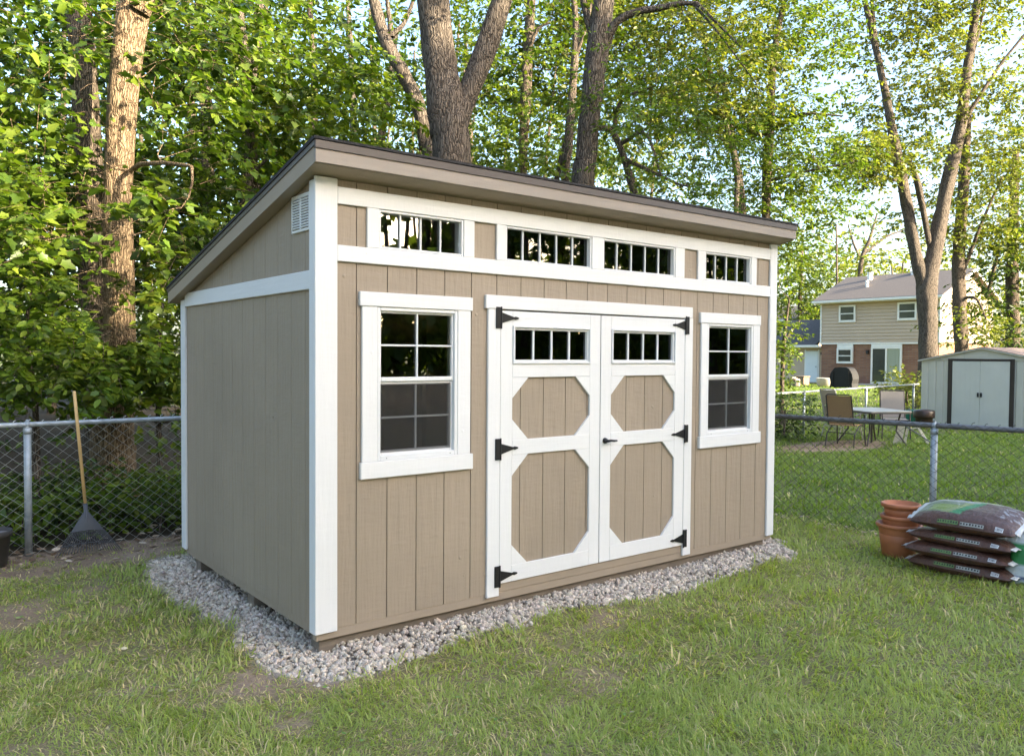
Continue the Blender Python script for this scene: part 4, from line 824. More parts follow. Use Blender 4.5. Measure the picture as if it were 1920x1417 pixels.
def bag(name, label, x0, yc, z, h, seed, print_top=True, sag=0, rot=0, tilt=0):
    c = np.array([x0+BW/2, yc, z]); t = thing(name, label, 'soil bag', tuple(c), 'soil bags stacked by the pots')
    nu, nv = 56, 30; u = np.linspace(-1, 1, nu+1); v = np.linspace(-1, 1, nv+1); U, Vv = np.meshgrid(u, v); rr = R.normal
    hh = bag_h(U, Vv, h, seed); wr = (fbm(U*2+seed, Vv*9, .5, seed+3)-.5)*.012*np.abs(U)**2+(fbm(U*5, Vv*5, .5, seed+5)-.5)*.008
    cr, sr = math.cos(rot), math.sin(rot)
    def pos(U, V, s, lift=0):
        hh = bag_h(U, V, h, seed); w_ = 1-.10*np.abs(U)**3; X_ = V*BW/2*w_; Y_ = -U*BL/2
        Z_ = s*hh*(1 if s > 0 else .8)+lift+h-sag*(U**2)*.03+tilt*(V+1)*(.6 if s < 0 else 1)
        return np.stack([c[0]+X_*cr-Y_*sr, c[1]+X_*sr+Y_*cr, z+Z_], -1)
    top = pos(U, Vv, 1); top[..., 2] += wr; bot = pos(U, Vv, -1); bot[..., 2] = np.maximum(bot[..., 2], z)
    Vt = np.concatenate([top.reshape(-1, 3), bot.reshape(-1, 3)]); n = (nu+1)*(nv+1); i, j = np.meshgrid(np.arange(nu), np.arange(nv)); q = (j*(nu+1)+i).ravel()
    F = np.vstack([np.stack([q, q+nu+1, q+nu+2, q+1], 1), np.stack([q, q+1, q+nu+2, q+nu+1], 1)+n])
    F[:len(q)] = F[:len(q), ::-1]; F[len(q):] = F[len(q):, ::-1]
    brown = np.array([.095, .046, .032]); col = np.tile(brown, (2*n, 1)); uu = U.ravel(); vv = Vv.ravel()
    col *= (.75+.5*fbm(np.tile(uu, 2)*3, np.tile(vv, 2)*3, .4, seed+9))[:, None]
    if print_top:
        def put(m, cc): col[:n][m] = cc
        put((vv > -.55) & (uu > -.95) & (uu < -.15), (.16, .2, .13)); put((vv > -.5) & (vv < .1) & (uu > -.75) & (uu < -.25), (.2, .27, .06))
        k = uu-.25*vv
        put((vv > -.62) & (k > -.28) & (k < -.10), (.22, .27, .10)); put((vv > -.62) & (k >= -.10) & (k < .08), (.04, .22, .08)); put((vv > .45) & (uu < .1), (.34, .36, .34)); put((vv > -.3) & (k > .1) & (k < .5), (.13, .08, .055)); put((vv > .55) & (uu > -.1) & (k < .3), (.3, .33, .16))
        put((uu > .6) & (vv > -.35) & (vv < .5) & (fbm(uu*9, vv*9, .5, 3) > .62), (.32, .31, .32))
    o = np_mesh('body', Vt, [F], bag_m, t, col=col, smooth=True)
    for s in (-1, 1):                                        # crimped end seams
        vv2 = np.linspace(-.86, .86, 15); e = pos(np.full(15, s*.985), vv2, 1); d = np.array([sr, -cr, 0])*s
        A_ = e-d*.004; B_ = e+d*.035+np.array([0, 0, 1.])*(R.normal(0, .004, 15)[:, None])-np.array([0, 0, .008]); V2 = np.concatenate([A_, B_, A_+np.array([0, 0, .004]), B_+np.array([0, 0, .004])]); k = np.arange(14)
        np_mesh('end_seam', V2, [np.concatenate([np.stack([k+30, k+31, k+46, k+45], 1), np.stack([k, k+15, k+16, k+1], 1), np.stack([k+15, k+45, k+46, k+16], 1)])], seam_m, t)
    # print and label on the long side that faces the yard (v = -1 side, upper flank)
    def flank(u0, u1, f0, f1, m, nm, lift=.0022, parent=None):
        us = np.linspace(u0, u1, 5); P = []
        for f in (f0, f1):
            P.append(pos(us, np.full(5, -1+f), 1)+np.array([-1.2, 0, .8])*lift)
        V2 = np.concatenate(P); k = np.arange(4); return np_mesh(nm, V2, [np.stack([k, k+5, k+6, k+1][::-1], 1)], m, parent or t)
    for (u0, u1, mm) in ((-.42, -.02, greenp_m), (.02, .46, dull_m)):
        pn = flank(u0, u1, .012, .070, mm, 'side_print', .0016)
        n_ = 8; st = (u1-u0)/n_
        for k in range(n_):
            a0 = u0+st*(k+.18); flank(a0, a0+st*R.uniform(.35, .62), .024, R.uniform(.050, .060), ink_m, 'print_mark', .0030, pn)
    lb = flank(.66, .80, .010, .105, label_m, 'barcode_label', .0022)
    for k in range(6): flank(.675+k*.02, .675+k*.02+R.uniform(.006, .013), .022, .088, ink_m, 'bar', .0036, lb)
    return t
bx0 = 4.64
bag('soil_bag', 'lowest brown soil bag, half sunk in the grass', bx0+.0, -1.455, G-.02, .078, 3, False, 0)
bag('soil_bag', 'second brown soil bag from the ground', bx0-.02, -1.435, G+.095, .072, 13, False, 0, .02)
bag('soil_bag', 'third brown soil bag, just under the printed top one', bx0+.01, -1.455, G+.205, .070, 23, True, 0, -.03)
bag('soil_bag', 'topmost soil bag showing its green and white printed face', bx0+.02, -1.46, G+.315, .080, 33, True, .3, .03, .05)
# the pale bag leaning at the right edge
p = on(1932, 1100, 2, G); t = thing('fertilizer_bag', 'white and green bag standing upright at the right end of the soil bags', 'bag', tuple(p))
V = []; nz, na = 18, 20
for k in range(nz+1):
    f = k/nz
    for a in range(na):
        q = 2*math.pi*a/na; prof = (1-abs(2*f-1)**4)**.5; x = .17*math.cos(q)*(.92+.08*prof); y = .075*math.sin(q)*(prof*.95+.05)
        V.append((p[0]+.9*y+.35*x+f*.05, p[1]-x*.93+.3*y-.02*f+.02*math.sin(f*9), p[2]+f*.40))
V = np.array(V); k, a = np.meshgrid(np.arange(nz), np.arange(na), indexing='ij'); F = np.stack([k*na+a, k*na+(a+1) % na, (k+1)*na+(a+1) % na, (k+1)*na+a], -1).reshape(-1, 4)
fz = np.repeat(np.arange(nz+1)/nz, na); col = np.where(((fz > .42) & (fz < .78))[:, None], np.array([.03, .22, .06]), np.array([.58, .62, .64])); col = np.where(((fz > .12) & (fz < .2))[:, None], np.array([.10, .13, .28]), col)
np_mesh('body', V, [F], bag_m, t, col=col, smooth=True)
MB().cbox(p[0]+.03, p[0]+.06, p[1]-.2, p[1]+.14, p[2]+.395, p[2]+.43, c=.004).build('top_seam', label_m, t)

# leaf rake leaning on the back fence
apex = at(160, 946, (on(160, 1046, 2, G)-CAM)@FW+.08); htop = on(139, 733, 1, 3.50); tl = on(104, 1047, 2, G); tr_ = on(229, 1034, 2, G); tl[2] = tr_[2] = G+.012
tipc = (tl+tr_)/2; rk = thing('leaf_rake', 'black plastic leaf rake with pale wooden handle leaning on the fence', 'rake', (tipc[0], tipc[1], G))
rake_m = mat('black_rake_plastic', (.075, .077, .085), .5, .15); handle_m = mat('pale_wood_handle', (.62, .40, .17), .5, .1, 3, (8, 8, .6))
hd_ = (htop-apex)/np.linalg.norm(htop-apex)
MB().tube([apex-hd_*.02, htop-hd_*.01, htop], [.0135, .0135, .010], 12).build('handle', handle_m, rk, smooth=True)
MB().tube([apex-hd_*.20, apex-hd_*.16, apex+hd_*.01], [.006, .013, .018], 12).build('socket', rake_m, rk, smooth=True)
NT = 24; T = np.linspace(0, 1, NT); nrm = np.cross(tr_-tl, hd_); nrm /= np.linalg.norm(nrm); nrm *= np.sign(nrm@(CAM-apex))
low = apex-hd_*.03
def fan(f, s):                                              # f across 0..1, s from apex 0 to tips 1
    tip = tl+(tr_-tl)*f; tip = tip+np.array([.0, -.06, .035])*(1-(2*f-1)**2)
    p = low+(tip-low)*s; return p+nrm*.02*math.sin(math.pi*s)
v = []; fs = []
for k in range(NT):
    for s in (.03, .2, .36, .5): v.append(fan(T[k], s))
for k in range(NT-1):
    for s in range(3): fs.append((k*4+s, k*4+s+1, (k+1)*4+s+1, (k+1)*4+s))
nv_ = len(v); v2 = v+[q-nrm*.005 for q in v]; fs2 = fs+[tuple(i+nv_ for i in q[::-1]) for q in fs]+[(k*4+3, k*4+3+nv_, (k+1)*4+3+nv_, (k+1)*4+3) for k in range(NT-1)]
MB().add(v2, fs2).build('fan_plate', rake_m, rk)
for k in range(NT):
    P = [fan(T[k], s) for s in (.5, .7, .88, .97)]+[fan(T[k], 1.0)-nrm*.012]
    MB().tube(P, [.0042, .004, .0036, .0034, .003], 5).build('tine', rake_m, rk)
for s, r in ((.505, .005), (.80, .004)): MB().tube([fan(f, s)+nrm*.003 for f in T], r, 6).build('cross_band', rake_m, rk)
# dark nursery pot at the left edge
p = on(-22, 1062, 2, G); t = thing('nursery_pot', 'dark grey plastic nursery pot at the left edge by the fence post', 'plant pot', tuple(p))
pm = mat('grey_plastic', (.045, .042, .04), .6, .12, 8)
MB().lathe([(.125, 0), (.13, .01), (.155, .235), (.168, .24), (.17, .285), (.162, .288), (.156, .28), (.15, .24)], p, 32).build('body', pm, t, smooth=True)
MB().lathe([(.152, .255), (.05, .262)], p, 32).build('soil', mat('potting_mix', (.16, .15, .15), .9, .4, 30, bs=.8), t)

# ================================================================== NEIGHBOUR'S GARDEN
tan_m = mat('tan_sling', (.36, .22, .115), .8, .08, 60); sunlit_cream_m = mat('sunlit_cream_sling', (.52, .42, .32), .8, .06, 60); frame_m = mat('bronze_frame', (.06, .048, .04), .45, .1); sunlit_frame_m = mat('sunlit_frame', (.5, .46, .4), .5, .05)  # cream sling and pale frame carry sunlight in their colour
def patio_chair(label, px, py, rz, sl_m, back_h=.98, fm=None):
    p = on(px, py, 2, G); t = thing('patio_chair', label, 'chair', tuple(p), 'patio chairs round the table'); fm = fm or frame_m
    c_, s_ = math.cos(rz), math.sin(rz)
    def X(q): q = np.array(q, float); return np.array([p[0]+q[0]*c_-q[1]*s_, p[1]+q[0]*s_+q[1]*c_, G+q[2]])
    xf = lambda V: np.array([X(q) for q in V])
    # local: faces +x ; seat 0.42 high
    MB().cbox(-.22, .24, -.235, .235, .405, .42, c=.004).build('seat', sl_m, t, xf=xf)
    MB().prism([(-.23, .43), (-.215, .43), (-.365, back_h), (-.38, back_h)], 1, -.225, .225).build('backrest', sl_m, t, xf=xf)
    for s in (-1, 1):
        MB().tube([(.30, s*.27, 0), (.25, s*.26, .30), (.25, s*.26, .42), (.20, s*.27, .60), (.0, s*.28, .64), (-.26, s*.27, .60)], .013, 8).build('arm', fm, t, xf=xf)
        MB().tube([(-.30, s*.27, 0), (-.24, s*.26, .25), (.0, s*.255, .40), (.25, s*.25, .41)], .013, 8).build('leg', fm, t, xf=xf)
    MB().tube([(-.20, -.24, .41), (-.235, -.24, .44), (-.38, -.235, back_h), (-.385, -.20, back_h+.02), (-.385, .20, back_h+.02), (-.38, .235, back_h), (-.235, .24, .44), (-.20, .24, .41)], .013, 8).build('back_frame', fm, t, xf=xf)
    MB().tube([(-.24, -.255, .27), (-.24, .255, .27)], .01, 6).build('stretcher', fm, t, xf=xf); MB().tube([(.25, -.25, .40), (.25, .25, .40)], .01, 6).build('stretcher', fm, t, xf=xf)
    return t
patio_chair('brown sling patio chair seen from behind, left of the table', 1585, 836, .15, tan_m)
patio_chair('sling patio chair coloured pale as if sunlit, mostly hidden behind the brown one', 1578, 822, -.35, sunlit_cream_m, 1.02, sunlit_frame_m)
patio_chair('grey tan sling patio chair at the right of the table', 1676, 822, rad(215), mat('grey_sling', (.30, .26, .225), .8, .06, 60))
p = on(1634, 831, 2, G); t = thing('patio_table', 'patio table with pale top and curved dark legs on the stone pad', 'table', tuple(p))
tp = mat('pale_table_top', (.34, .33, .29), .35, .1, 8)
ang = -.5; c_, s_ = math.cos(ang), math.sin(ang); xf = lambda V: np.array([(p[0]+q[0]*c_-q[1]*s_, p[1]+q[0]*s_+q[1]*c_, G+q[2]) for q in V])
MB().prism([(-.42, -.62), (.42, -.62), (.5, -.5), (.5, .5), (.42, .62), (-.42, .62), (-.5, .5), (-.5, -.5)], 2, .655, .675).build('table_top', tp, t, xf=xf)
MB().prism([(-.43, -.63), (.43, -.63), (.51, -.51), (.51, .51), (.43, .63), (-.43, .63), (-.51, .51), (-.51, -.51)], 2, .63, .6545).build('apron', frame_m, t, xf=xf)
for sx in (-1, 1):
    for sy in (-1, 1): MB().tube([(sx*.33, sy*.42, .63), (sx*.30, sy*.38, .45), (sx*.28, sy*.36, .28), (sx*.42, sy*.5, 0)], .016, 8).build('leg', frame_m, t, xf=xf)
MB().tube([(0, 0, .63), (0, 0, .02)], .02, 8).build('centre_pole', frame_m, t, xf=xf)
# folded cream chair / stool leaning on the pad
p = on(1690, 833, 2, G); t = thing('folded_lawn_chair', 'cream folded lawn chair lying on its side right of the table', 'chair', tuple(p))
cw = mat('cream_plastic', (.62, .56, .44), .5, .05)
MB().prism([(-.16, 0), (.0, 0), (.06, .34), (.0, .42), (-.06, .40)], 1, -.04, .02).build('seat_panel', cw, t, xf=lambda V: np.array([(p[0]+(q[0]*.55+q[1]), p[1]-q[0]*.83+q[1]*.5, G+q[2]) for q in V]))
for k in (0, .06): MB().tube([(p[0]+.05+k, p[1]-.02, G), (p[0]+.10+k, p[1]-.05, G+.30), (p[0]+.2+k, p[1]-.22, G+.33), (p[0]+.25+k, p[1]-.34, G+.10), (p[0]+.22+k, p[1]-.42, G)], .013, 8).build('frame', cw, t)
MB().tube([(p[0]+.1, p[1]-.05, G+.35), (p[0]+.3, p[1]-.5, G+.02)], .012, 8).build('strut', galvd_m, t)
# smoker barrel and green bin by the metal shed
p = on(1732, 803, 2, G); t = thing('barrel_smoker', 'dark brown drum smoker with lid beside the metal shed', 'smoker', tuple(p))
bm_ = mat('brown_drum', (.045, .028, .022), .35, .2, 6)
MB().lathe([(.17, .05), (.19, .08), (.19, .26), (.195, .27)], p, 24).build('drum', bm_, t, smooth=True)
MB().lathe([(.235, .26), (.24, .30), (.24, .41), (.22, .44), (.1, .46)], p, 24).build('lid', bm_, t, smooth=True)
for a in (.5, 2.6, 4.7): MB().tube([(p[0]+.17*math.cos(a), p[1]+.17*math.sin(a), G+.1), (p[0]+.2*math.cos(a), p[1]+.2*math.sin(a), G)], .015, 6).build('leg', bm_, t)
p = on(1702, 800, 2, G); t = thing('storage_bin', 'green plastic bin between the far fence and the drum smoker', 'bin', tuple(p))
gb = mat('green_plastic', (.02, .15, .09), .5, .08)
MB().prism([(-.26, 0), (.26, 0), (.3, .36), (-.3, .36)], 0, p[0]+.2, p[0]+.6).build('tub', gb, t, xf=lambda V: V+np.array([0, p[1], G])); MB().cbox(p[0]+.17, p[0]+.63, p[1]-.33, p[1]+.33, G+.36, G+.40, c=.01).build('lid', gb, t)
# patio slab with pavers
ps = on(1610, 834, 2, G)
# metal garden shed
MX = 19.4; ms = thing('metal_shed', 'pale metal garden shed with brown door frame in the neighbouring yard', 'shed', (MX+1, 4.3, G))
mm = mat('pale_metal_panel', (.66, .60, .51), .45, .04, 2, spec=.4); mb_ = mat('brown_metal_trim', (.055, .04, .034), .45, .1); mr_ = mat('brown_metal_roof', (.20, .14, .115), .6, .15, 2, (1, 20, 1))
Y0, Y1, YP, ZE, ZP = 2.80, 5.76, 4.28, 1.60, 1.915
wl = MB().box(MX+.02, MX+2.2, Y0+.02, Y1-.02, G, ZE).build('wall', mm, ms)
y = Y0
while y < Y1-.03:                                            # ribbed front panels beside the doors
    if not (3.50 < y+.09 < 5.06):
        MB().prism([(MX+.0195, y+.004), (MX+.0, y+.03), (MX+.0, y+.155), (MX+.0195, y+.178)], 2, G, ZE-.02).build('panel', mm, wl)
    y += .185
MB().prism([(Y0, ZE), (Y1, ZE), (YP, ZP-.02)], 0, MX-.004, MX+.03).build('gable', mm, ms)
for k in range(5):
    ya = Y0+.25+k*.55; zz = ZE+(ZP-ZE)*(1-abs(ya-YP)/(Y1-YP))*.8
    MB().box(MX-.012, MX-.0045, ya, ya+.02, ZE+.01, max(zz, ZE+.03)).build('rib', mm, ms)
one('door_frame', mb_, ms, MX-.03, MX, 3.62, 4.98, 1.585, 1.64); one('door_frame', mb_, ms, MX-.03, MX, 3.555, 3.65, G, 1.64, c=.004); one('door_frame', mb_, ms, MX-.03, MX, 4.975, 5.075, G, 1.64, c=.004)
for a, b in ((3.655, 4.312), (4.318, 4.97)):
    d = one('door', mat('pale_metal_door', (.72, .675, .60), .4, .04, 2), ms, MX-.022, MX-.002, a, b, G+.04, 1.58)
    for k in range(5): MB().box(MX-.025, MX-.0225, a+.09+k*.12, a+.105+k*.12, G+.06, 1.56).build('rib', d.data.materials[0], d)
    MB().cbox(MX-.05, MX-.0225, (4.335 if a > 4 else 4.262), (4.372 if a > 4 else 4.299), .70, .81, c=.006).build('handle', black_m, d)
for s, (ya, yb) in ((1, (Y0-.06, YP)), (-1, (Y1+.06, YP))):
    MB().prism([(ya, ZE-.02), (yb, ZP), (yb, ZP+.02), (ya, ZE+.005)][::s], 0, MX-.06, MX+2.3).build('roof_panel', mr_, ms)
    MB().prism([(ya, ZE-.035), (yb, ZP-.03), (yb, ZP+.0), (ya, ZE-.005)][::s], 0, MX-.066, MX-.061).build('fascia', mm, ms)

# two storey house
HX = 45.0; hs = thing('brick_house', 'two storey house with tan siding above brick at the end of the lawn', 'house', (HX+3, 20, G))
def hp(px, py): q = on(px, py, 0, HX); return q[1], q[2]
sid_m = mat('tan_vinyl_siding', (.47, .362, .262), .6, .05, 1); trim_m = mat('house_white_trim', (.72, .70, .65), .5, .04); roof_m = mat('brown_roof_shingle', (.135, .113, .098), .95, .3, 6, (1, 8, 8), .5, 30); dark_g = mat('dark_window_glass', (.03, .04, .035), .1, .2, spec=.6)
brick_m, n_, b_ = newmat('brown_brick'); b_.inputs['Roughness'].default_value = .85
tc = n_.nodes.new('ShaderNodeTexCoord'); sp = n_.nodes.new('ShaderNodeSeparateXYZ'); cb = n_.nodes.new('ShaderNodeCombineXYZ'); n_.links.new(tc.outputs['Object'], sp.inputs[0]); ad = n_.nodes.new('ShaderNodeMath'); n_.links.new(sp.outputs['X'], ad.inputs[0]); n_.links.new(sp.outputs['Y'], ad.inputs[1]); n_.links.new(ad.outputs[0], cb.inputs['X']); n_.links.new(sp.outputs['Z'], cb.inputs['Y'])
br_ = n_.nodes.new('ShaderNodeTexBrick'); n_.links.new(cb.outputs[0], br_.inputs[0]); br_.inputs['Scale'].default_value = 1; br_.inputs['Brick Width'].default_value = .42; br_.inputs['Row Height'].default_value = .1; br_.inputs['Mortar Size'].default_value = .012
br_.inputs['Color1'].default_value = (.19, .078, .045, 1); br_.inputs['Color2'].default_value = (.27, .13, .07, 1); br_.inputs['Mortar'].default_value = (.2, .15, .12, 1); n_.links.new(br_.outputs[0], b_.inputs['Base Color']); bump(n_, b_, br_.outputs['Fac'], .4, .02)
yl, yr = hp(1538, 643)[0], hp(1762, 640)[0]; HW = 7.0; zs = 2.52; ze = 5.12; xr_ = HX+HW; xm = HX+HW/2; zp = 6.75
slid = (hp(1634, 650)[0], hp(1690, 650)[0]); slid = (min(slid), max(slid))
MB().box(HX+.06, xr_, yr+.06, yl-.06, G-.2, zs+.1).build('brick_wall', brick_m, hs)
# lapped siding, each course a wedge that stands proud at its foot
mb = MB()
z = zs
while z < ze:
    mb.prism([(HX-.022, z), (HX+.1, z), (HX+.1, z+.20), (HX+.022, z+.20)], 1, yr, yl); mb.prism([(yr-.022, z), (yr+.05, z), (yr+.05, z+.20), (yr+.02, z+.20)], 0, HX+.1, xr_); z += .20
sd_ = mb.build('siding', sid_m, hs); sd_['kind'] = 'stuff'
mb = MB(); z = ze
while z < zp-.15:
    f = (z-ze)/(zp-ze); mb.box(HX+f*HW/2+.05, xr_-f*HW/2-.05, yr-.012, yr+.05, z, z+.148); z += .15
mb.build('gable_siding', sid_m, hs)['kind'] = 'stuff'
MB().box(HX+.02, xr_, yr+.05, yl-.05, zs, ze).build('upper_wall', sid_m, hs)
for yy in (yr-.02, yl-.08): one('corner_board', trim_m, hs, HX-.03, HX+.12, yy, yy+.1, zs-.02, ze)
one('corner_board', trim_m, hs, HX-.03, HX+.02, yr, yl, zs-.09, zs-.001)
rf = MB().prism([(HX-.45, ze-.10), (xm, zp), (xm, zp+.14), (HX-.45, ze+.06)], 1, yr-.35, yl+.3).build('roof', roof_m, hs)
MB().prism([(xr_+.45, ze-.10), (xr_+.45, ze+.06), (xm, zp+.14), (xm, zp)], 1, yr-.35, yl+.3).build('roof_slope', roof_m, hs)
one('gutter', trim_m, hs, HX-.56, HX-.452, yr-.36, yl+.31, ze-.12, ze+.02); one('soffit', trim_m, hs, HX-.45, HX+.0, yr-.3, yl+.28, ze-.16, ze-.125)
for s in (0, 1):
    MB().prism([(HX-.45, ze-.14), (xm, zp-.04), (xm, zp+.10), (HX-.45, ze+.03)] if s == 0 else [(xr_+.45, ze-.14), (xr_+.45, ze+.03), (xm, zp+.10), (xm, zp-.04)], 1, yr-.39, yr-.351).build('barge_board', trim_m, hs)
def hwin(x0, y0, x1, y1, head=None):
    (a, z1_), (b, z0_) = hp(x0, y0), hp(x1, y1); a, b = min(a, b), max(a, b); mb = MB()
    t_ = .11; X0 = HX-.08
    mb.box(X0, HX+.05, a, a+t_, z0_, z1_); mb.box(X0, HX+.05, b-t_, b, z0_, z1_); mb.box(X0+.003, HX+.05, a+t_, b-t_, z1_-t_, z1_); mb.box(X0+.003, HX+.05, a+t_, b-t_, z0_, z0_+t_*1.2); mb.box(X0+.006, HX+.05, a+t_, b-t_, (z0_+z1_)/2-.03, (z0_+z1_)/2+.03)
    f = mb.build('window', trim_m, hs)
    for u0, u1 in ((z0_+t_*1.2, (z0_+z1_)/2-.03), ((z0_+z1_)/2+.03, z1_-t_)): MB().box(HX-.05, HX+.04, a+t_, b-t_, u0, u1).build('pane', dark_g, f)
    if head: MB().box(HX-.03, HX+.05, a, b, z1_+.003, zs-.1).build('head_panel', trim_m, f)
hwin(1574.2, 572.8, 1604.7, 603.7); hwin(1684, 567, 1719.5, 600); hwin(1570, 652.5, 1599, 681.6, True)
(a, z1_), (b, z0_) = hp(1634, 650), hp(1690, 716); a, b = min(a, b), max(a, b); z0_ = .08
mb = MB().box(HX-.06, HX+.05, a, a+.1, z0_, z1_).box(HX-.06, HX+.05, b-.1, b, z0_, z1_).box(HX-.057, HX+.05, a+.1, b-.1, z1_-.12, z1_).box(HX-.057, HX+.05, a+.1, b-.1, z0_, z0_+.1).box(HX-.05, HX+.05, (a+b)/2-.05, (a+b)/2+.05, z0_+.1, z1_-.12)
sl_ = mb.build('sliding_door', trim_m, hs)
MB().box(HX-.02, HX+.04, (a+b)/2+.05, b-.1, z0_+.1, z1_-.12).build('pane', dark_g, sl_)
cur = mat('pale_curtain', (.33, .36, .28), .8, .15, 3, (1, 14, .3)); mb = MB(); ys = np.linspace(a+.1, (a+b)/2-.05, 25)
for k in range(24): mb.add([(HX-.02+.02*(k % 2), ys[k], z0_+.1), (HX-.02+.02*((k+1) % 2), ys[k+1], z0_+.1), (HX-.02+.02*((k+1) % 2), ys[k+1], z1_-.12), (HX-.02+.02*(k % 2), ys[k], z1_-.12)], [(0, 1, 2, 3)])
mb.build('curtain', cur, sl_)
MB().box(HX-.03, HX+.05, a, b, z1_+.004, zs-.1).build('head_panel', trim_m, sl_)
(ly, lz) = hp(1624, 660); MB().cbox(HX-.12, HX+.055, ly-.16, ly-.02, lz-.12, lz+.12, c=.02).build('wall_lamp', black_m, hs)
one('step', mat('concrete_step', (.36, .33, .29), .9, .1, 5), hs, HX-1.3, HX+.05, a-.4, b+.5, G-.05, .06)
# roof pipes
for px, py, hh, rr in ((1614, 536, .45, .16), (1623, 547, .3, .08), (1628, 551, .32, .08), (1690, 527, .16, .2)):
    y_ = on(px, py, 0, HX+1.6)[1]; f = {1614: .8, 1623: .55, 1628: .48, 1690: .93}[px]; x_ = HX-.45+f*(xm-HX+.45); zz = ze+.06+f*(zp+.08-ze)
    MB().tube([(x_, y_, zz-.1), (x_, y_, zz+hh)], rr, 10).tube([(x_, y_, zz+hh-.06), (x_, y_, zz+hh+.01)], rr*1.25, 10).build('roof_vent', trim_m, rf)
# attached low wing with its own roof
yw = yl+4.6
wg = MB().box(HX+.4, HX+6.5, yl+.005, yw, G-.1, 2.32).build('wing_wall', sid_m, hs)
MB().prism([(HX-.1, 2.28), (HX+3.6, 4.05), (HX+3.6, 4.2), (HX-.1, 2.42)], 1, yl+.31, yw+.3).build('wing_roof', mat('blue_grey_shingle', (.078, .07, .064), .95, .2, 8, bs=.4, bscale=40), hs)
one('wing_gutter', trim_m, hs, HX-.2, HX-.102, yl+.01, yw+.3, 2.26, 2.40); one('wing_soffit', trim_m, hs, HX-.1, HX+.4, yl+.01, yw+.25, 2.22, 2.275)
(dy1, dz1), (dy0, _) = hp(1505, 665.5), hp(1527, 720); dr = one('door', mat('white_house_door', (.62, .65, .66), .4, .03), hs, HX+.34, HX+.398, dy0, dy1, .02, 2.02)
one('door_frame', trim_m, hs, HX+.36, HX+.397, dy0-.09, dy0-.002, .02, 2.12); one('door_frame', trim_m, hs, HX+.36, HX+.397, dy1+.002, dy1+.09, .02, 2.12)
MB().cbox(HX+.28, HX+.339, dy0+.08, dy0+.15, .98, 1.06, c=.02).build('handle', galv_m, dr)
MB().cbox(HX+.28, HX+.399, dy0-.35, dy0-.2, 1.78, 1.95, c=.02).build('wall_lamp', black_m, hs)
# things along the house wall
def hbase(px, py): q = on(px, py, 2, G); return q
q = on(1582, 727, 2, G); t = thing('covered_grill', 'barbecue grill under a black cover against the brick wall', 'grill', tuple(q))
gcv = mat('black_cover', (.010, .010, .012), .75, .2, 3, bs=.5, bscale=5)
MB().prism([(-.66, 0), (.66, 0), (.62, .3), (.68, .55), (.63, .78), (.50, .98), (.38, 1.10), (.1, 1.14), (-.30, 1.13), (-.44, 1.06), (-.55, .92), (-.64, .74), (-.68, .5), (-.63, .25)], 0, q[0]-.3, q[0]+.35).build('cover', gcv, t, xf=lambda V: V+np.array([0, q[1], G]))
for s in (-.5, .5): MB().tube([(q[0]-.32, q[1]+s, G), (q[0]-.33, q[1]+s*.9, G+.9)], .03, 6).build('fold', gcv, t)
q = on(1548, 724, 2, G); t = thing('stone_planter', 'low pale stone planter left of the covered grill', 'planter', tuple(q)); sm_ = mat('pale_stone', (.5, .45, .37), .85, .12, 4)
MB().lathe([(.40, 0), (.48, .05), (.52, .42), (.54, .48), (.48, .48), (.46, .40)], q, 18).build('bowl', sm_, t, smooth=True); MB().lathe([(.46, .41), (.2, .43)], q, 16).build('soil', bpy.data.materials['potting_mix'], t)
q = on(1503, 722, 2, G); t = thing('storage_box', 'brown deck box standing before the white side door', 'box', tuple(q)); bxm = mat('brown_box', (.24, .17, .11), .8, .1)
MB().cbox(q[0]-.3, q[0]+.3, q[1]-.32, q[1]+.32, G, G+.48, c=.02).build('body', bxm, t); MB().cbox(q[0]-.34, q[0]+.34, q[1]-.36, q[1]+.36, G+.48, G+.55, c=.02).build('lid', bxm, t)
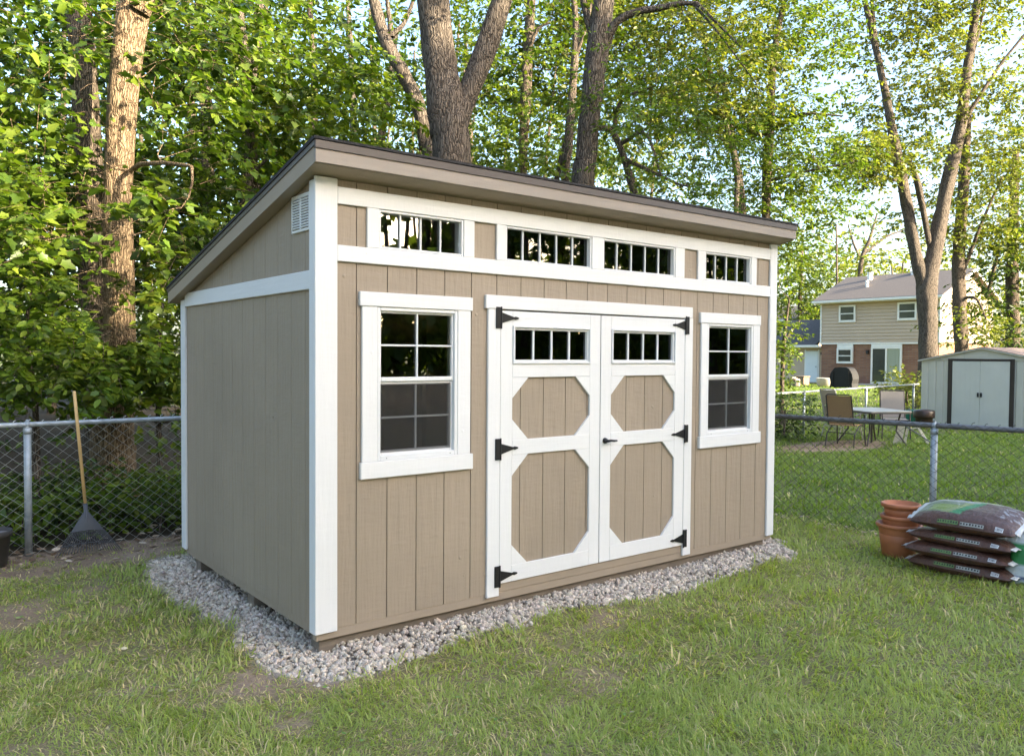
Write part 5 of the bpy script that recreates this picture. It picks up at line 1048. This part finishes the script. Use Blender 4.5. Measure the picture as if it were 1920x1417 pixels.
q = on(1488, 724, 2, G); t = thing('striped_cushion', 'pale striped cushion on the ground beside the deck box', 'cushion', tuple(q))
for k in range(5): MB().cbox(q[0]-.2, q[0]+.2, q[1]-.3+k*.12, q[1]-.19+k*.12, G, G+.52-.05*abs(k-2), c=.03).build('stripe', (sunlit_cream_m, bxm)[k % 2], t)
def lawn_chair(px, py, rz, label, m1, fm):
    o = patio_chair(label, px, py, rz, m1, .95, fm); o['group'] = 'chairs by the house wall'; return o
lawn_chair(1611, 721, rad(200), 'white garden chair right of the covered grill', mat('white_sling', (.55, .53, .45), .8, .05), frame_m)
lawn_chair(1672, 722, rad(170), 'dark garden chair under the high table by the slider', mat('dark_sling', (.08, .06, .05), .7, .1), frame_m)
q = on(1684, 722, 2, G); t = thing('bar_table', 'dark high table in front of the sliding door', 'table', tuple(q))
MB().cbox(q[0]-.4, q[0]+.4, q[1]-.75, q[1]+.75, G+.98, G+1.04, c=.02).build('table_top', frame_m, t)
for a in (-.6, .6):
    for b in (-.3, .3): MB().tube([(q[0]+b, q[1]+a, G), (q[0]+b, q[1]+a, G+.98)], .03, 6).build('leg', frame_m, t)
# far house at the left
q = at(1462, 640, 75); t = thing('far_house', 'distant pale house behind the leaves at the shed right corner', 'house', (q[0], q[1], G))
MB().box(q[0], q[0]+7, q[1]-1.6, q[1]+8, G-.1, 5.0).build('wall', mat('pale_house_wall', (.5, .42, .33), .8, .08, 1), t)
MB().prism([(q[0]-.6, 4.9), (q[0]+3.5, 6.3), (q[0]+7.6, 4.9), (q[0]+7.6, 5.1), (q[0]+3.5, 6.5), (q[0]-.6, 5.1)], 1, q[1]-2.3, q[1]+8.6).build('roof', roof_m, t)
one('gutter', trim_m, t, q[0]-.72, q[0]-.605, q[1]-2.3, q[1]+8.6, 4.85, 5.05); wq = one('window', trim_m, t, q[0]-.05, q[0]+.05, q[1]-.9, q[1]+.3, 3.0, 4.2); MB().box(q[0]-.07, q[0]-.052, q[1]-.8, q[1]+.2, 3.1, 4.1).build('pane', dark_g, wq)
